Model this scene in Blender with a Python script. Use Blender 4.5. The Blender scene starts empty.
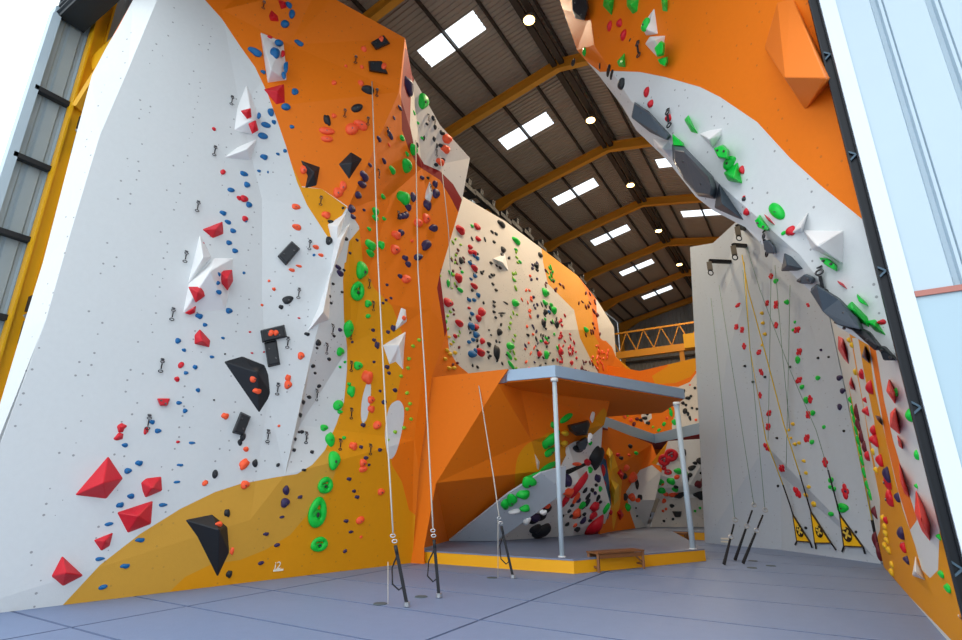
import bpy, bmesh, math, random
from mathutils import Vector, Matrix
from mathutils.geometry import delaunay_2d_cdt
random.seed(7)
SC = bpy.context.scene
COL = SC.collection

# ------------------------------------------------------------------ camera
F = 528.0; PITCH = math.atan(171/528.0); YAW = math.radians(31.3)
CAM = Vector((0, 0, 1.65))
FW = Vector((-math.sin(YAW)*math.cos(PITCH), math.cos(YAW)*math.cos(PITCH), math.sin(PITCH)))
RT = Vector((math.cos(YAW), math.sin(YAW), 0))
UP = RT.cross(FW)
cd = bpy.data.cameras.new('camera'); cam = bpy.data.objects.new('camera', cd); COL.objects.link(cam)
cd.sensor_width = 36; cd.lens = F/962*36; cd.clip_end = 500
cam.matrix_world = Matrix(((RT.x, UP.x, -FW.x, 0), (RT.y, UP.y, -FW.y, 0), (RT.z, UP.z, -FW.z, CAM.z), (0, 0, 0, 1)))
SC.camera = cam

def ray(x, y): return FW + RT*((x-481)/F) + UP*((320-y)/F)
def onp(x, y, p, n):
    d = ray(x, y); return CAM + d*((Vector(p)-CAM).dot(n)/d.dot(n))
def onZ(x, y, z=0.0): return onp(x, y, (0, 0, z), Vector((0, 0, 1)))
def onX(x, y, X): return onp(x, y, (X, 0, 0), Vector((1, 0, 0)))
def onY(x, y, Y): return onp(x, y, (0, Y, 0), Vector((0, 1, 0)))
def px(p):
    v = Vector(p)-CAM; z = v.dot(FW); return (481+F*v.dot(RT)/z, 320-F*v.dot(UP)/z)

# ------------------------------------------------------------------ materials
def lin(c):
    return tuple(((v/255)/12.92 if v/255 <= .04045 else ((v/255+.055)/1.055)**2.4) for v in c)
MATS = {}
def mat(name, rgb, rough=.6, metal=0, bump=0, bscale=20, mottle=0, emit=0, dots=0, spec=.4, coat=0):
    if name in MATS: return MATS[name]
    m = bpy.data.materials.new(name); m.use_nodes = True; MATS[name] = m
    nt = m.node_tree; b = nt.nodes['Principled BSDF']
    c = lin(rgb)+(1,)
    b.inputs['Base Color'].default_value = c; b.inputs['Roughness'].default_value = rough
    b.inputs['Metallic'].default_value = metal; b.inputs['Specular IOR Level'].default_value = spec
    if emit:
        b.inputs['Emission Color'].default_value = c; b.inputs['Emission Strength'].default_value = emit
    tc = nt.nodes.new('ShaderNodeTexCoord')
    src = None
    if mottle:
        n = nt.nodes.new('ShaderNodeTexNoise'); n.inputs['Scale'].default_value = bscale*.2; n.inputs['Detail'].default_value = 5
        nt.links.new(tc.outputs['Object'], n.inputs['Vector'])
        mx = nt.nodes.new('ShaderNodeMix'); mx.data_type = 'RGBA'
        mx.inputs[6].default_value = tuple(v*(1-mottle) for v in c[:3])+(1,); mx.inputs[7].default_value = tuple(min(1, v*(1+mottle)) for v in c[:3])+(1,)
        nt.links.new(n.outputs['Fac'], mx.inputs[0]); src = mx.outputs[2]
    if dots:      # the threaded bolt sockets all over a climbing panel
        v = nt.nodes.new('ShaderNodeTexVoronoi'); v.inputs['Scale'].default_value = 5.5; v.inputs['Randomness'].default_value = .35
        nt.links.new(tc.outputs['Object'], v.inputs['Vector'])
        lt = nt.nodes.new('ShaderNodeMath'); lt.operation = 'LESS_THAN'; lt.inputs[1].default_value = .1
        nt.links.new(v.outputs['Distance'], lt.inputs[0])
        mu = nt.nodes.new('ShaderNodeMath'); mu.operation = 'MULTIPLY'; mu.inputs[1].default_value = dots
        nt.links.new(lt.outputs[0], mu.inputs[0])
        mx2 = nt.nodes.new('ShaderNodeMix'); mx2.data_type = 'RGBA'
        mx2.inputs[6].default_value = c; mx2.inputs[7].default_value = (.05, .05, .06, 1)
        if src: nt.links.new(src, mx2.inputs[6])
        nt.links.new(mu.outputs[0], mx2.inputs[0]); src = mx2.outputs[2]
    if src: nt.links.new(src, b.inputs['Base Color'])
    if bump:
        n2 = nt.nodes.new('ShaderNodeTexNoise'); n2.inputs['Scale'].default_value = bscale; n2.inputs['Detail'].default_value = 4
        nt.links.new(tc.outputs['Object'], n2.inputs['Vector'])
        bp = nt.nodes.new('ShaderNodeBump'); bp.inputs['Strength'].default_value = bump; bp.inputs['Distance'].default_value = .02
        nt.links.new(n2.outputs['Fac'], bp.inputs['Height']); nt.links.new(bp.outputs['Normal'], b.inputs['Normal'])
    return m
def wallmat(name, rgb, dots=.55): return mat(name, rgb, .62, mottle=.035, bump=.12, bscale=60, dots=dots, spec=.3)
W = wallmat('white_panel', (208, 212, 213)); BE = wallmat('pale_panel', (214, 207, 199))
WB = wallmat('bright_white_panel', (232, 231, 228)); O = wallmat('orange_panel', (232, 117, 3), .25); OC = wallmat('ochre_panel', (222, 148, 0), .25)
TN = wallmat('tan_panel', (208, 155, 55), .2); BU = wallmat('burgundy_panel', (140, 22, 22), .2)
GR = wallmat('grey_panel', (186, 196, 206), .3); LG = wallmat('light_grey_panel', (205, 207, 208), .2)
BLU = wallmat('blue_panel', (60, 100, 140), .2)
GB = mat('grey_blue_paint', (164, 190, 214), .5, mottle=.03)
YF = mat('yellow_fascia', (240, 170, 10), .5, mottle=.03)
YS = mat('yellow_steel', (232, 172, 14), .45, mottle=.08, bscale=8)
OS = mat('orange_steel', (214, 144, 40), .5, mottle=.08, bscale=8)
DK = mat('dark_steel', (40, 42, 46), .5, .3); BK = mat('black_rubber', (20, 20, 22), .6)
PU = mat('purlin_steel', (62, 50, 40), .6)
HC = {
 'red': mat('red_hold', (206, 22, 40), .45, bump=.2), 'blue': mat('blue_hold', (0, 98, 158), .45, bump=.2),
 'green': mat('green_hold', (12, 196, 62), .42, bump=.2), 'black': mat('black_hold', (30, 33, 38), .5, bump=.2),
 'salmon': mat('salmon_hold', (248, 92, 50), .45, bump=.2), 'purple': mat('purple_hold', (50, 38, 80), .45, bump=.2),
 'yellow': mat('yellow_hold', (236, 190, 40), .45, bump=.2), 'white': mat('white_hold', (232, 232, 232), .5, bump=.1),
 'lime': mat('lime_hold', (140, 196, 40), .45, bump=.2), 'grey': mat('grey_hold', (66, 76, 86), .5, bump=.2),
 'orange': mat('orange_hold', (240, 130, 50), .45, bump=.2), 'maroon': mat('maroon_hold', (104, 26, 40), .5, bump=.2),
 'scarlet': mat('scarlet_volume', (240, 52, 38), .5, bump=.1),
 'tangerine': mat('orange_volume_paint', (230, 120, 35), .5, bump=.1),
}
BOLT = mat('bolt_steel', (90, 90, 92), .35, .8)
ROPE = mat('pale_rope', (190, 186, 176), .8); ROPY = mat('yellow_rope', (222, 190, 60), .8); ROPG = mat('green_rope', (110, 140, 120), .8)
STEEL = mat('galvanised_steel', (185, 188, 190), .35, .8)
WEB = mat('black_webbing', (26, 28, 34), .8)

# ------------------------------------------------------------------ helpers
def link(o, parent=None):
    COL.objects.link(o)
    if parent: o.parent = parent
    return o
def tag(o, label=None, cat=None, group=None, kind=None):
    if label:
        n = len(label.split()); assert 4 <= n <= 16, (n, label)
        o['label'] = label
    if cat: o['category'] = cat
    if group: o['group'] = group
    if kind: o['kind'] = kind
    return o
def empty(name, loc=(0, 0, 0)):
    o = bpy.data.objects.new(name, None); o.location = loc; o.empty_display_size = .1; return link(o)
def meshobj(name, verts, faces, m, parent=None, smooth=False, loc=None, mids=None):
    """verts are world coordinates; the object's origin goes to loc (or the parent's)."""
    base = Vector(loc) if loc is not None else (Vector(parent.location) if parent else Vector((0, 0, 0)))
    me = bpy.data.meshes.new(name); me.from_pydata([tuple(Vector(v)-base) for v in verts], [], faces)
    ms = m if isinstance(m, (list, tuple)) else [m]
    for x in ms: me.materials.append(x)
    if mids:
        for p, i in zip(me.polygons, mids): p.material_index = i
    if smooth:
        for p in me.polygons: p.use_smooth = True
    me.update()
    o = bpy.data.objects.new(name, me)
    if not parent: o.location = base
    return link(o, parent)
class MB:
    def __init__(s): s.v = []; s.f = []; s.m = []; s.cur = 0
    def add(s, vs, fs):
        n = len(s.v); s.v += [Vector(v) for v in vs]; s.f += [tuple(i+n for i in f) for f in fs]; s.m += [s.cur]*len(fs)
    def box(s, a, b):
        x0, y0, z0 = a; x1, y1, z1 = b
        s.add([(x0,y0,z0),(x1,y0,z0),(x1,y1,z0),(x0,y1,z0),(x0,y0,z1),(x1,y0,z1),(x1,y1,z1),(x0,y1,z1)],
              [(3,2,1,0),(4,5,6,7),(0,1,5,4),(1,2,6,5),(2,3,7,6),(3,0,4,7)])
    def bar(s, p, q, w, h, upv=(0, 0, 1)):
        p = Vector(p); q = Vector(q); d = (q-p).normalized(); u = d.cross(Vector(upv))
        if u.length < 1e-4: u = d.cross(Vector((0, 1, 0)))
        u.normalize(); v = u.cross(d); u = u*w/2; v = v*h/2
        s.add([p-u-v, p+u-v, p+u+v, p-u+v, q-u-v, q+u-v, q+u+v, q-u+v],
              [(0,1,2,3),(7,6,5,4),(0,4,5,1),(1,5,6,2),(2,6,7,3),(3,7,4,0)])
    def tube(s, pts, r, n=8, cap=True):
        pts = [Vector(p) for p in pts]; rings = []
        for i, p in enumerate(pts):
            d = (pts[min(i+1, len(pts)-1)]-pts[max(i-1, 0)]).normalized()
            u = d.cross(Vector((0, 0, 1)));
            if u.length < .05: u = d.cross(Vector((0, 1, 0)))
            u.normalize(); v = u.cross(d)
            rr = r[i] if isinstance(r, (list, tuple)) else r
            rings.append([p+(u*math.cos(a)+v*math.sin(a))*rr for a in [2*math.pi*k/n for k in range(n)]])
        vs = [x for R in rings for x in R]; fs = []
        for i in range(len(pts)-1):
            for k in range(n):
                a = i*n+k; b = i*n+(k+1) % n; fs.append((a, b, b+n, a+n))
        if cap: fs += [tuple(range(n))[::-1], tuple((len(pts)-1)*n+k for k in range(n))]
        s.add(vs, fs)
    def torus(s, c, ax, u, R, r, ru=1.0, n=14, k=6):
        c = Vector(c); ax = Vector(ax).normalized(); u = Vector(u).normalized(); v = ax.cross(u)
        vs = []; fs = []
        for i in range(n):
            a = 2*math.pi*i/n; dr = u*math.cos(a)*ru+v*math.sin(a); p = c+dr*R
            for j in range(k):
                b = 2*math.pi*j/k; vs.append(p+dr.normalized()*(r*math.cos(b))+ax*(r*math.sin(b)))
        for i in range(n):
            for j in range(k):
                fs.append((i*k+j, ((i+1) % n)*k+j, ((i+1) % n)*k+(j+1) % k, i*k+(j+1) % k))
        s.add(vs, fs)
    def build(s, name, m, parent=None, smooth=False, loc=None): return meshobj(name, s.v, s.f, m, parent, smooth, loc, s.m)

def bez(pts, closed=True, k=4):
    out = []; n = len(pts)
    for i in range(n):
        p0, p1, p2, p3 = pts[(i-1) % n], pts[i], pts[(i+1) % n], pts[(i+2) % n]
        for j in range(k):
            t = j/k; a = []
            for c in (0, 1):
                a.append(.5*((2*p1[c])+(-p0[c]+p2[c])*t+(2*p0[c]-5*p1[c]+4*p2[c]-p3[c])*t*t+(-p0[c]+3*p1[c]-3*p2[c]+p3[c])*t**3))
            out.append(tuple(a))
    return out
def inside(p, poly):
    x, y = p; c = False; j = len(poly)-1
    for i in range(len(poly)):
        xi, yi = poly[i]; xj, yj = poly[j]
        if (yi > y) != (yj > y) and x < (xj-xi)*(y-yi)/(yj-yi)+xi: c = not c
        j = i
    return c
# the vertical reference plane of the tall left wall
R0 = onZ(0, 613); RN = Vector((R0.y-onZ(395, 566).y, -(R0.x-onZ(395, 566).x), 0)).normalized()
if RN.x < 0: RN = -RN
def spec(v):
    k = v[2]; x, y = v[0], v[1]
    if k == 'o': return onp(x, y, R0+RN*v[3], RN)
    if k == 'z': return onZ(x, y, v[3])
    if k == 'X': return onX(x, y, v[3])
    if k == 'Y': return onY(x, y, v[3])
    if k == 'p': return onp(x, y, v[3], v[4])
    if k == 'w': return Vector(v[3])
WALLS = {}
class Wall:
    """A faceted climbing wall: corner points in space, creases between them, and painted areas with curved borders."""
    def __init__(s, name, verts, outline, creases, paints, base, title, thick=.06, label=None, cat='climbing wall'):
        s.title = title; s.P = {k: spec(v) for k, v in verts.items()}
        ks = list(verts); idx = {k: i for i, k in enumerate(ks)}
        p2 = [Vector(px(s.P[k])) for k in ks]
        s.out = [tuple(p2[idx[k]]) for k in outline]
        ed = [(idx[outline[i]], idx[outline[(i+1) % len(outline)]]) for i in range(len(outline))]
        ed += [(idx[c[i]], idx[c[i+1]]) for c in creases for i in range(len(c)-1)]
        vs, es, fs, ov, oe, of = delaunay_2d_cdt(p2, ed, [], 0, 1e-5)
        s.tris = []
        def p3(i):
            if ov[i]: return s.P[ks[ov[i][0]]]
            return None
        for f in fs:
            c = sum((vs[i] for i in f), Vector((0, 0)))/3
            if inside(tuple(c), s.out) and all(p3(i) is not None for i in f):
                a, b, cc = [p3(i) for i in f]; n = (b-a).cross(cc-a)
                if n.length < 1e-9: continue
                n.normalize()
                if n.dot(CAM-a) < 0: n = -n
                s.tris.append(([tuple(vs[i]) for i in f], a, n))
        # painted mesh
        V = [tuple(v) for v in p2]; E = list(ed)
        PP = []
        for poly, m, sm in paints:
            pl = bez(poly) if sm else list(poly)
            PP.append((pl, m)); n0 = len(V); V += pl
            E += [(n0+i, n0+(i+1) % len(pl)) for i in range(len(pl))]
        E += [(a, b) for a, b in s._tri_edges(vs, fs, ov)] if False else []
        for t, a, n in s.tris:
            n0 = len(V); V += t; E += [(n0, n0+1), (n0+1, n0+2), (n0+2, n0)]
        vs2, es2, fs2, ov2, _, _ = delaunay_2d_cdt([Vector(v) for v in V], E, [], 0, 1e-4)
        mats = [base]+[m for m in {id(m): m for _, m in PP}.values() if m is not base]
        faces = []; mids = []; used = {}; verts3 = []
        for f in fs2:
            c = sum((vs2[i] for i in f), Vector((0, 0)))/3
            if not inside(tuple(c), s.out): continue
            ar = abs((vs2[f[1]]-vs2[f[0]]).cross(vs2[f[2]]-vs2[f[0]]))
            if ar < 1e-6: continue
            m = base
            for pl, pm in PP:
                if inside(tuple(c), pl): m = pm
            g = []
            for i in f:
                if i not in used:
                    used[i] = len(verts3); verts3.append(s.hit(vs2[i].x, vs2[i].y)[0])
                g.append(used[i])
            a, b, cc = [verts3[i] for i in g]; n = (b-a).cross(cc-a)
            if n.dot(CAM-a) < 0: g.reverse()
            faces.append(g); mids.append(mats.index(m))
        me = bpy.data.meshes.new(name); me.from_pydata([tuple(v) for v in verts3], [], faces)
        for m in mats: me.materials.append(m)
        for p, i in zip(me.polygons, mids): p.material_index = i
        me.update()
        o = bpy.data.objects.new(name, me); link(o); s.obj = o
        so = o.modifiers.new('thick', 'SOLIDIFY'); so.thickness = thick; so.offset = -1
        tag(o, label, cat, kind='structure'); WALLS[name] = s
    def hit(s, x, y):
        best = None; bs = -1e9
        for t, a, n in s.tris:
            (x0, y0), (x1, y1), (x2, y2) = t
            d = (x1-x0)*(y2-y0)-(x2-x0)*(y1-y0)
            if abs(d) < 1e-9: continue
            l1 = ((x-x0)*(y2-y0)-(x2-x0)*(y-y0))/d; l2 = ((x1-x0)*(y-y0)-(x-x0)*(y1-y0))/d
            sc = min(l1, l2, 1-l1-l2)*math.sqrt(abs(d))
            if sc > bs: bs = sc; best = (a, n)
            if sc > 1e-7: break
        a, n = best
        return onp(x, y, a, n), n

# ------------------------------------------------------------------ the walls
L1V = dict(
 B0=(0,0,'w',(-10.42, 2.9, 0)), A0=(0,445,'o',0), A1=(46,320,'o',0), A2=(70,235,'o',0), A3=(100,135,'o',0), A4=(128,70,'o',0), A5=(157,0,'o',0), A6=(178,-50,'o',0),
 T3=(290,-50,'o',.2), T1=(290,45,'o',.25), T2=(333,-2,'o',.95), T4=(318,-14,'o',.8), S5=(405,38,'o',1.6), S4=(399,92,'o',1.45), S3=(347,210,'o',.6), S2=(312,352,'o',.25),
 S1=(285,475,'o',.06), S0=(268,580,'z',0), V1=(352,342,'o',-.1), V2=(300,425,'o',-.12), Q1=(392,194,'o',.15), Q2=(422,168,'o',.1),
 U1=(412,75,'o',.6), U2=(440,125,'o',.35), W1=(470,158,'o',.4), W2=(462,200,'o',.4), W3=(440,275,'o',.25), W4=(447,330,'o',.22), W5=(432,377,'o',.2),
 W6=(419,470,'o',.1), W7=(412,563,'z',0), F1=(330,564+8,'z',0), M0=(250,520,'o',0), M1=(268,400,'o',0), M2=(262,300,'o',0), M3=(262,200,'o',0), M4=(240,110,'o',0), M5=(222,10,'o',0), M6=(225,-50,'o',0), X1=(431,310,'o',.3), X2=(414,440,'o',.12), Q3=(360,300,'o',.1))
L1V['B0'] = (0,0,'w',tuple(R0+(R0-onZ(395,566)).normalized()*.75))
L1V['F1'] = (0,0,'w',tuple(onZ(268,580).lerp(onZ(412,563), .45)))
L1 = Wall('wall_left_climbing', L1V,
 ['B0','A0','A1','A2','A3','A4','A5','A6','M6','T3','T4','T2','S5','U1','U2','W1','W2','W3','W4','W5','W6','W7','F1','S0'],
 [['M6','M5','M4','M3','M2','M1','M0','S0'],['T1','S4'],['S5','S4','S3','S2','S1','S0'],['S3','V1','V2','S1'],['S3','Q1','Q2','U1'],['S4','Q1'],['Q2','W2'],['Q1','Q3','V1'],['X1','X2','W7'],['X1','Q2']],
 [ ([(60,608),(100,565),(140,534),(180,509),(215,492),(240,484),(277,477),(297,474),(312,465),(325,450),(336,425),(344,402),(347,370),(347,347),(344,320),(343,280),(346,245),(400,180),(520,180),(520,700),(40,700)], OC, False),
   ([(60,608),(100,565),(140,534),(180,509),(215,492),(240,484),(277,477),(297,474),(312,465),(325,450),(340,455),(330,490),(307,515),(290,535),(265,550),(240,560),(212,564),(185,577),(165,596),(150,640),(40,640)], TN, False),
   ([(347,208),(359,226),(363,262),(374,288),(392,306),(403,335),(402,372),(394,410),(388,440),(392,465),(402,482),(409,510),(470,560),(560,300),(500,100),(360,150)], O, False),
   ([(203,-60),(205,0),(222,19),(240,46),(255,67),(267,92),(277,120),(286,146),(291,163),(300,186),(322,189),(347,206),(400,240),(480,180),(460,80),(400,-60)], O, False),
   ([(291,163),(302,187),(322,189),(347,207),(338,222),(345,240),(343,262),(329,239),(318,222),(307,205),(297,182)], OC, False),
   ([(405,48),(401,92),(402,130),(409,150),(418,166),(440,180),(452,200),(460,216),(480,200),(480,150),(420,60)], BU, False),
   ([(417,70),(411,90),(410,125),(414,147),(424,164),(440,171),(453,184),(464,203),(490,180),(480,140),(430,60)], BE, False),
   ([(441,268),(437,288),(442,318),(446,345),(452,330),(452,290)], BU, False),
   ([(349,214),(351,228),(346,262),(338,268),(322,250),(336,238)], W, False),
   (bez([(366,385),(362,400),(361,416),(363,423),(367,418),(370,402),(371,386),(369,383)]), W, False),
   (bez([(389,408),(385,432),(387,452),(391,459),(397,450),(403,425),(404,410),(401,402),(396,401)]), LG, False),
 ], W, 'tall left wall', label='tall faceted white and orange climbing wall along the left side')
# the free end of that wall, turned to the daylight
EP = L1.P
en = (EP['A0']-EP['A5']).cross(Vector((-1, .32, 0))).normalized()
Wall('wall_left_climbing_end', dict(
   a0=(0,0,'w',tuple(EP['B0'])), a1=(0,0,'w',tuple(EP['A1'])), a2=(0,0,'w',tuple(EP['A2'])), a3=(0,0,'w',tuple(EP['A3'])), a4=(0,0,'w',tuple(EP['A4'])), a5=(0,0,'w',tuple(EP['A5'])), a6=(0,0,'w',tuple(EP['A6'])),
   b6=(150,-50,'X',-10.8), b5=(133,0,'X',-10.8), b4=(105,50,'X',-10.8), b3=(92,75,'X',-10.8), b25=(72,150,'X',-10.8), b2=(43,262,'X',-10.8), b1=(22,330,'X',-10.8), b0=(-64,619,'X',-10.8)),
   ['a0','a1','a2','a3','a4','a5','a6','b6','b5','b4','b3','b25','b2','b1','b0'], [], [([(104,51),(118,28),(133,0),(157,-60),(100,-60),(90,50)], O, False)], W, 'end of the left wall', label='narrow white end face of the left climbing wall')

L2 = Wall('wall_far_left_climbing', dict(
   a=(462,196,'X',-9.5), b=(505,221,'X',-9.5), c=(545,251,'X',-9.5), d=(578,276,'X',-9.5), e=(597,300,'X',-9.5), f=(614,327,'X',-9.5), g=(616,357,'X',-9.5), h=(640,377,'X',-9.3),
   i=(640,395,'X',-9.3), j=(600,395,'X',-9.5), k=(500,395,'X',-9.5), l=(405,395,'X',-9.7), m=(420,250,'X',-9.6), n=(437,190,'X',-9.5), p=(592,330,'X',-9.3), q=(545,330,'X',-9.35)),
   ['a','b','c','d','e','f','g','h','i','j','k','l','m','n'], [['c','q','k'],['e','p','j']],
   [([(541,245),(543,262),(548,284),(562,298),(574,310),(580,338),(590,358),(598,372),(604,400),(660,400),(620,300),(570,250)], OC, False),
    ([(578,276),(586,290),(592,310),(594,335),(600,345),(596,352),(600,372),(606,400),(620,400),(608,300),(590,270)], O, False),
    ([(596,296),(597,318),(600,338),(606,343),(612,352),(616,360),(640,330),(610,290)], BE, False),
    ([(447,330),(449,350),(457,364),(468,373),(470,400),(400,400),(400,330)], O, False),
    ([(600,340),(597,352),(599,380),(604,400),(650,400),(650,370),(630,372),(616,357),(612,347),(606,341)], O, False)],
   BE, 'far left wall', label='pale dotted climbing wall running back along the left')
L5 = Wall('wall_back_climbing', dict(a=(600,364,'Y',30), b=(640,371,'Y',30), c=(700,357,'Y',30), d=(735,350,'Y',30), e=(735,470,'Y',30), f=(600,470,'Y',30)),
   ['a','b','c','d','e','f'], [],
   [([(680,352),(697,372),(690,382),(678,387),(668,386),(660,392),(668,400),(676,410),(672,425),(672,470),(590,470),(590,350)], O, False),
    ([(655,384),(675,383),(690,377),(699,366),(720,340),(660,350),(668,366),(652,376)], OC, False),
    ([(644,408),(650,407),(652,418),(645,424),(641,416)], BE, False)], BE, 'back wall', label='orange and pale climbing wall closing the far end')
# grey tower on the right
GW = Wall('wall_grey_climbing', dict(a=(705,543,'z',0), b=(782,550,'z',0), c=(881,564,'z',0), b2=(781,475,'Y',18.6), b3=(766,445,'Y',18.6), b4=(727,357,'Y',19.0), b5=(720,300,'Y',19.2),
     t0=(690,247,'Y',19.9), t1=(713,243,'Y',19.4), t2=(737,221,'Y',19.1), t3=(775,200,'Y',18.0), t4=(815,180,'Y',16.6), c2=(0,0,'w',(1.0,16.1,11)) ),
   ['a','b','c','c2','t4','t3','t2','t1','t0'], [['b','b2','b3','b4','b5','t1']], [], GR, 'grey wall', label='tall pale grey top-rope climbing wall')
# right wall
RWV = dict(a=(0,0,'w',(1.0,16.1,0)), b=(0,0,'w',(1.0,7.0,0)), c=(0,0,'w',(1.0,7.0,2.95)), d=(0,0,'w',(1.0,16.1,7)))
RW = Wall('wall_right_climbing', RWV, ['a','b','c','d'], [],
   [([(838,325),(880,566),(990,680),(1000,560),(962,560),(940,520),(938,570),(930,578),(922,570),(915,545),(903,510),(895,480),(886,440),(874,385),(868,340),(862,300),(840,300)], OC, False),
    ([(875,345),(872,330),(858,300),(868,340),(872,360),(886,440),(898,490),(910,530),(917,520),(905,480),(893,440),(884,400)], O, False),
    ([(838,325),(838,300),(846,320),(852,345),(857,375),(864,410),(870,450),(880,500),(880,530),(876,540),(870,500),(860,440),(852,400),(845,370)], W, False),
    ([(852,338),(858,338),(864,372),(874,420),(880,465),(876,470),(868,430),(860,385)], W, False)], W, 'right wall', label='low steep white and ochre climbing wall on the right')
# overhanging right wall
oa = onX(896,361,1.0); ob = onX(817,0,1.0)+Vector((0, .35, 0)); oe = onY(600,76,10)
on = (ob-oa).cross(oe-oa).normalized()
if on.dot(CAM-oa) < 0: on = -on
def op(x, y, back=0.0): return (x, y, 'p', tuple(oa-on*back), on)
OH = Wall('wall_right_overhang', dict(
   a=op(897,362), a2=op(914,372), b=op(829,0), b1=op(812,-70), c=op(545,-70), d=op(553,-20), e=op(563,10,.25), f=op(577,50,.3), g=op(600,77,.25), g5=op(622,106,.3), h=op(636,130,.3), h5=op(667,160,.3), i=op(696,197,.3), i5=op(714,211,.3), j=op(745,227,.25), j5=op(775,257,.2), k5=op(812,293,.15), k=op(838,327,.1),
   e2=op(590,14), f2=op(594,45), g2=op(632,102), h2=op(668,135), i2=op(716,181), j2=op(800,255), k2=op(850,320)),
   ['a2','b','b1','c','d','e','f','g','g5','h','h5','i','i5','j','j5','k5','k','a'], [['c','e2','f2','g2','h2','i2','j2','k2','a']],
   [([(500,-80),(500,40),(585,60),(600,72),(615,71),(640,72),(665,77),(700,87),(720,97),(757,122),(790,158),(820,185),(862,219),(1000,300),(1000,-80)], O, False)], W, 'right overhang', thick=.35,
   label='huge overhanging orange and white climbing wall upper right')
# boulder block below the landing
a3, b3, f3 = onZ(425,378,4.55), onZ(508,369,4.55), onZ(409,563,0)
bn = (b3-a3).cross(f3-a3).normalized()
def bp(x, y): return (x, y, 'p', tuple(a3), bn)
BL = Wall('wall_boulder_block', dict(a=(425,378,'z',4.55), b=bp(508,369), c=bp(498,384), d=bp(436,483), e=bp(424,548), g=(424,564,'z',0), f=(409,563,'z',0), f2=bp(403,560), k=bp(418,450),
     h=(520,385,'Y',12.6), h2=(531,440,'Y',13.1), h3=(540,471,'Y',13.6), m=(448,541,'z',.28), m2=(500,541,'Y',15.6), i=(612,393,'Y',15.6), i2=(604,425,'Y',16.0), i3=(575,450,'Y',15.6), i4=(560,480,'Y',15.6)),
   ['a','b','c','h','i','i2','i3','i4','m2','m','e','g','f','k'], [['c','d','e'],['h','h2','h3'],['d','h3','m'],['h3','i4'],['d','m'],['h3','i3'],['c','h2']],
   [([(403,563),(409,563),(411,510),(406,490),(402,520),(400,563)], OC, False),
    (bez([(520,500),(516,465),(525,446),(540,438),(552,432),(560,440),(575,445),(590,425),(604,408),(606,425),(590,445),(560,500)]), OC, False)], O, 'orange block', label='folded orange boulder block under the grey landing')
SL = Wall('wall_boulder_slab', dict(a=(449,541,'z',.29), b=(497,541,'z',.29), c=(532,516,'Y',13.9), d=(565,492,'Y',14.0), e=(566,466,'Y',13.8), f=(541,473,'Y',13.2), g=(508,494,'Y',13.0)),
   ['a','b','c','d','e','f','g'], [['b','g']], [], GR, 'grey slab', label='smooth grey boulder slab sweeping up beside the block')
B3 = Wall('wall_boulder_white', dict(a=(491,541,'z',.28), b=(530,515,'Y',14.6), c=(556,496,'Y',14.9), d=(557,470,'Y',15), e=(568,446,'Y',15), e2=(588,432,'Y',15.6), f=(603,420,'Y',16), g=(600,465,'Y',17), h=(611,507,'Y',18), i=(602,532,'z',.28), j=(571,536,'z',.28), k=(580,480,'Y',15.6)),
   ['a','b','c','d','e','e2','f','g','h','i','j'], [['e','k','j'],['k','g'],['b','j'],['k','d']],
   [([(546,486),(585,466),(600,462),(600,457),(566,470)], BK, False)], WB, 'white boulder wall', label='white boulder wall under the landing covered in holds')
B4 = Wall('wall_boulder_orange', dict(a=(598,423,'Y',19), b=(652,444,'Y',22.5), c=(662,470,'Y',22.3), d=(655,500,'Y',22), e=(646,527,'z',.28), f=(600,534,'z',.28), g=(612,470,'Y',19.5), h=(615,531,'z',.28), k=(627,500,'Y',21.5)),
   ['a','b','c','d','e','h','f'], [['a','g','h'],['b','k','h']],
   [([(600,455),(606,460),(612,500),(608,520),(602,510)], BLU, False), ([(606,452),(614,455),(622,480),(620,505),(613,531),(611,500)], YF, False), ([(626,492),(640,470),(652,465),(670,480),(660,530),(636,530),(630,512)], LG, False)], O, 'orange boulder corner',
   label='orange and yellow boulder corner below the far landing')
B5 = Wall('wall_boulder_far', dict(a=(650,527,'z',.28), b=(722,527,'z',.28), c=(715,438,'Y',23.5), d=(668,441,'Y',22.4), e=(646,470,'Y',22.2), f=(640,492,'Y',22.8), g=(660,499,'Y',23.4), h=(718,490,'Y',24.4), i=(690,485,'Y',22.6)),
   ['a','b','h','c','d','e','f','g'], [['e','i','h'],['g','h'],['f','i']], [([(656,441),(668,441),(664,455),(655,466),(644,474),(636,470)], OC, False), ([(652,500),(722,496),(722,530),(652,530)], BE, False)], WB, 'far boulder wall',
   label='pale grey boulder wall at the back with clustered holds')

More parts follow.
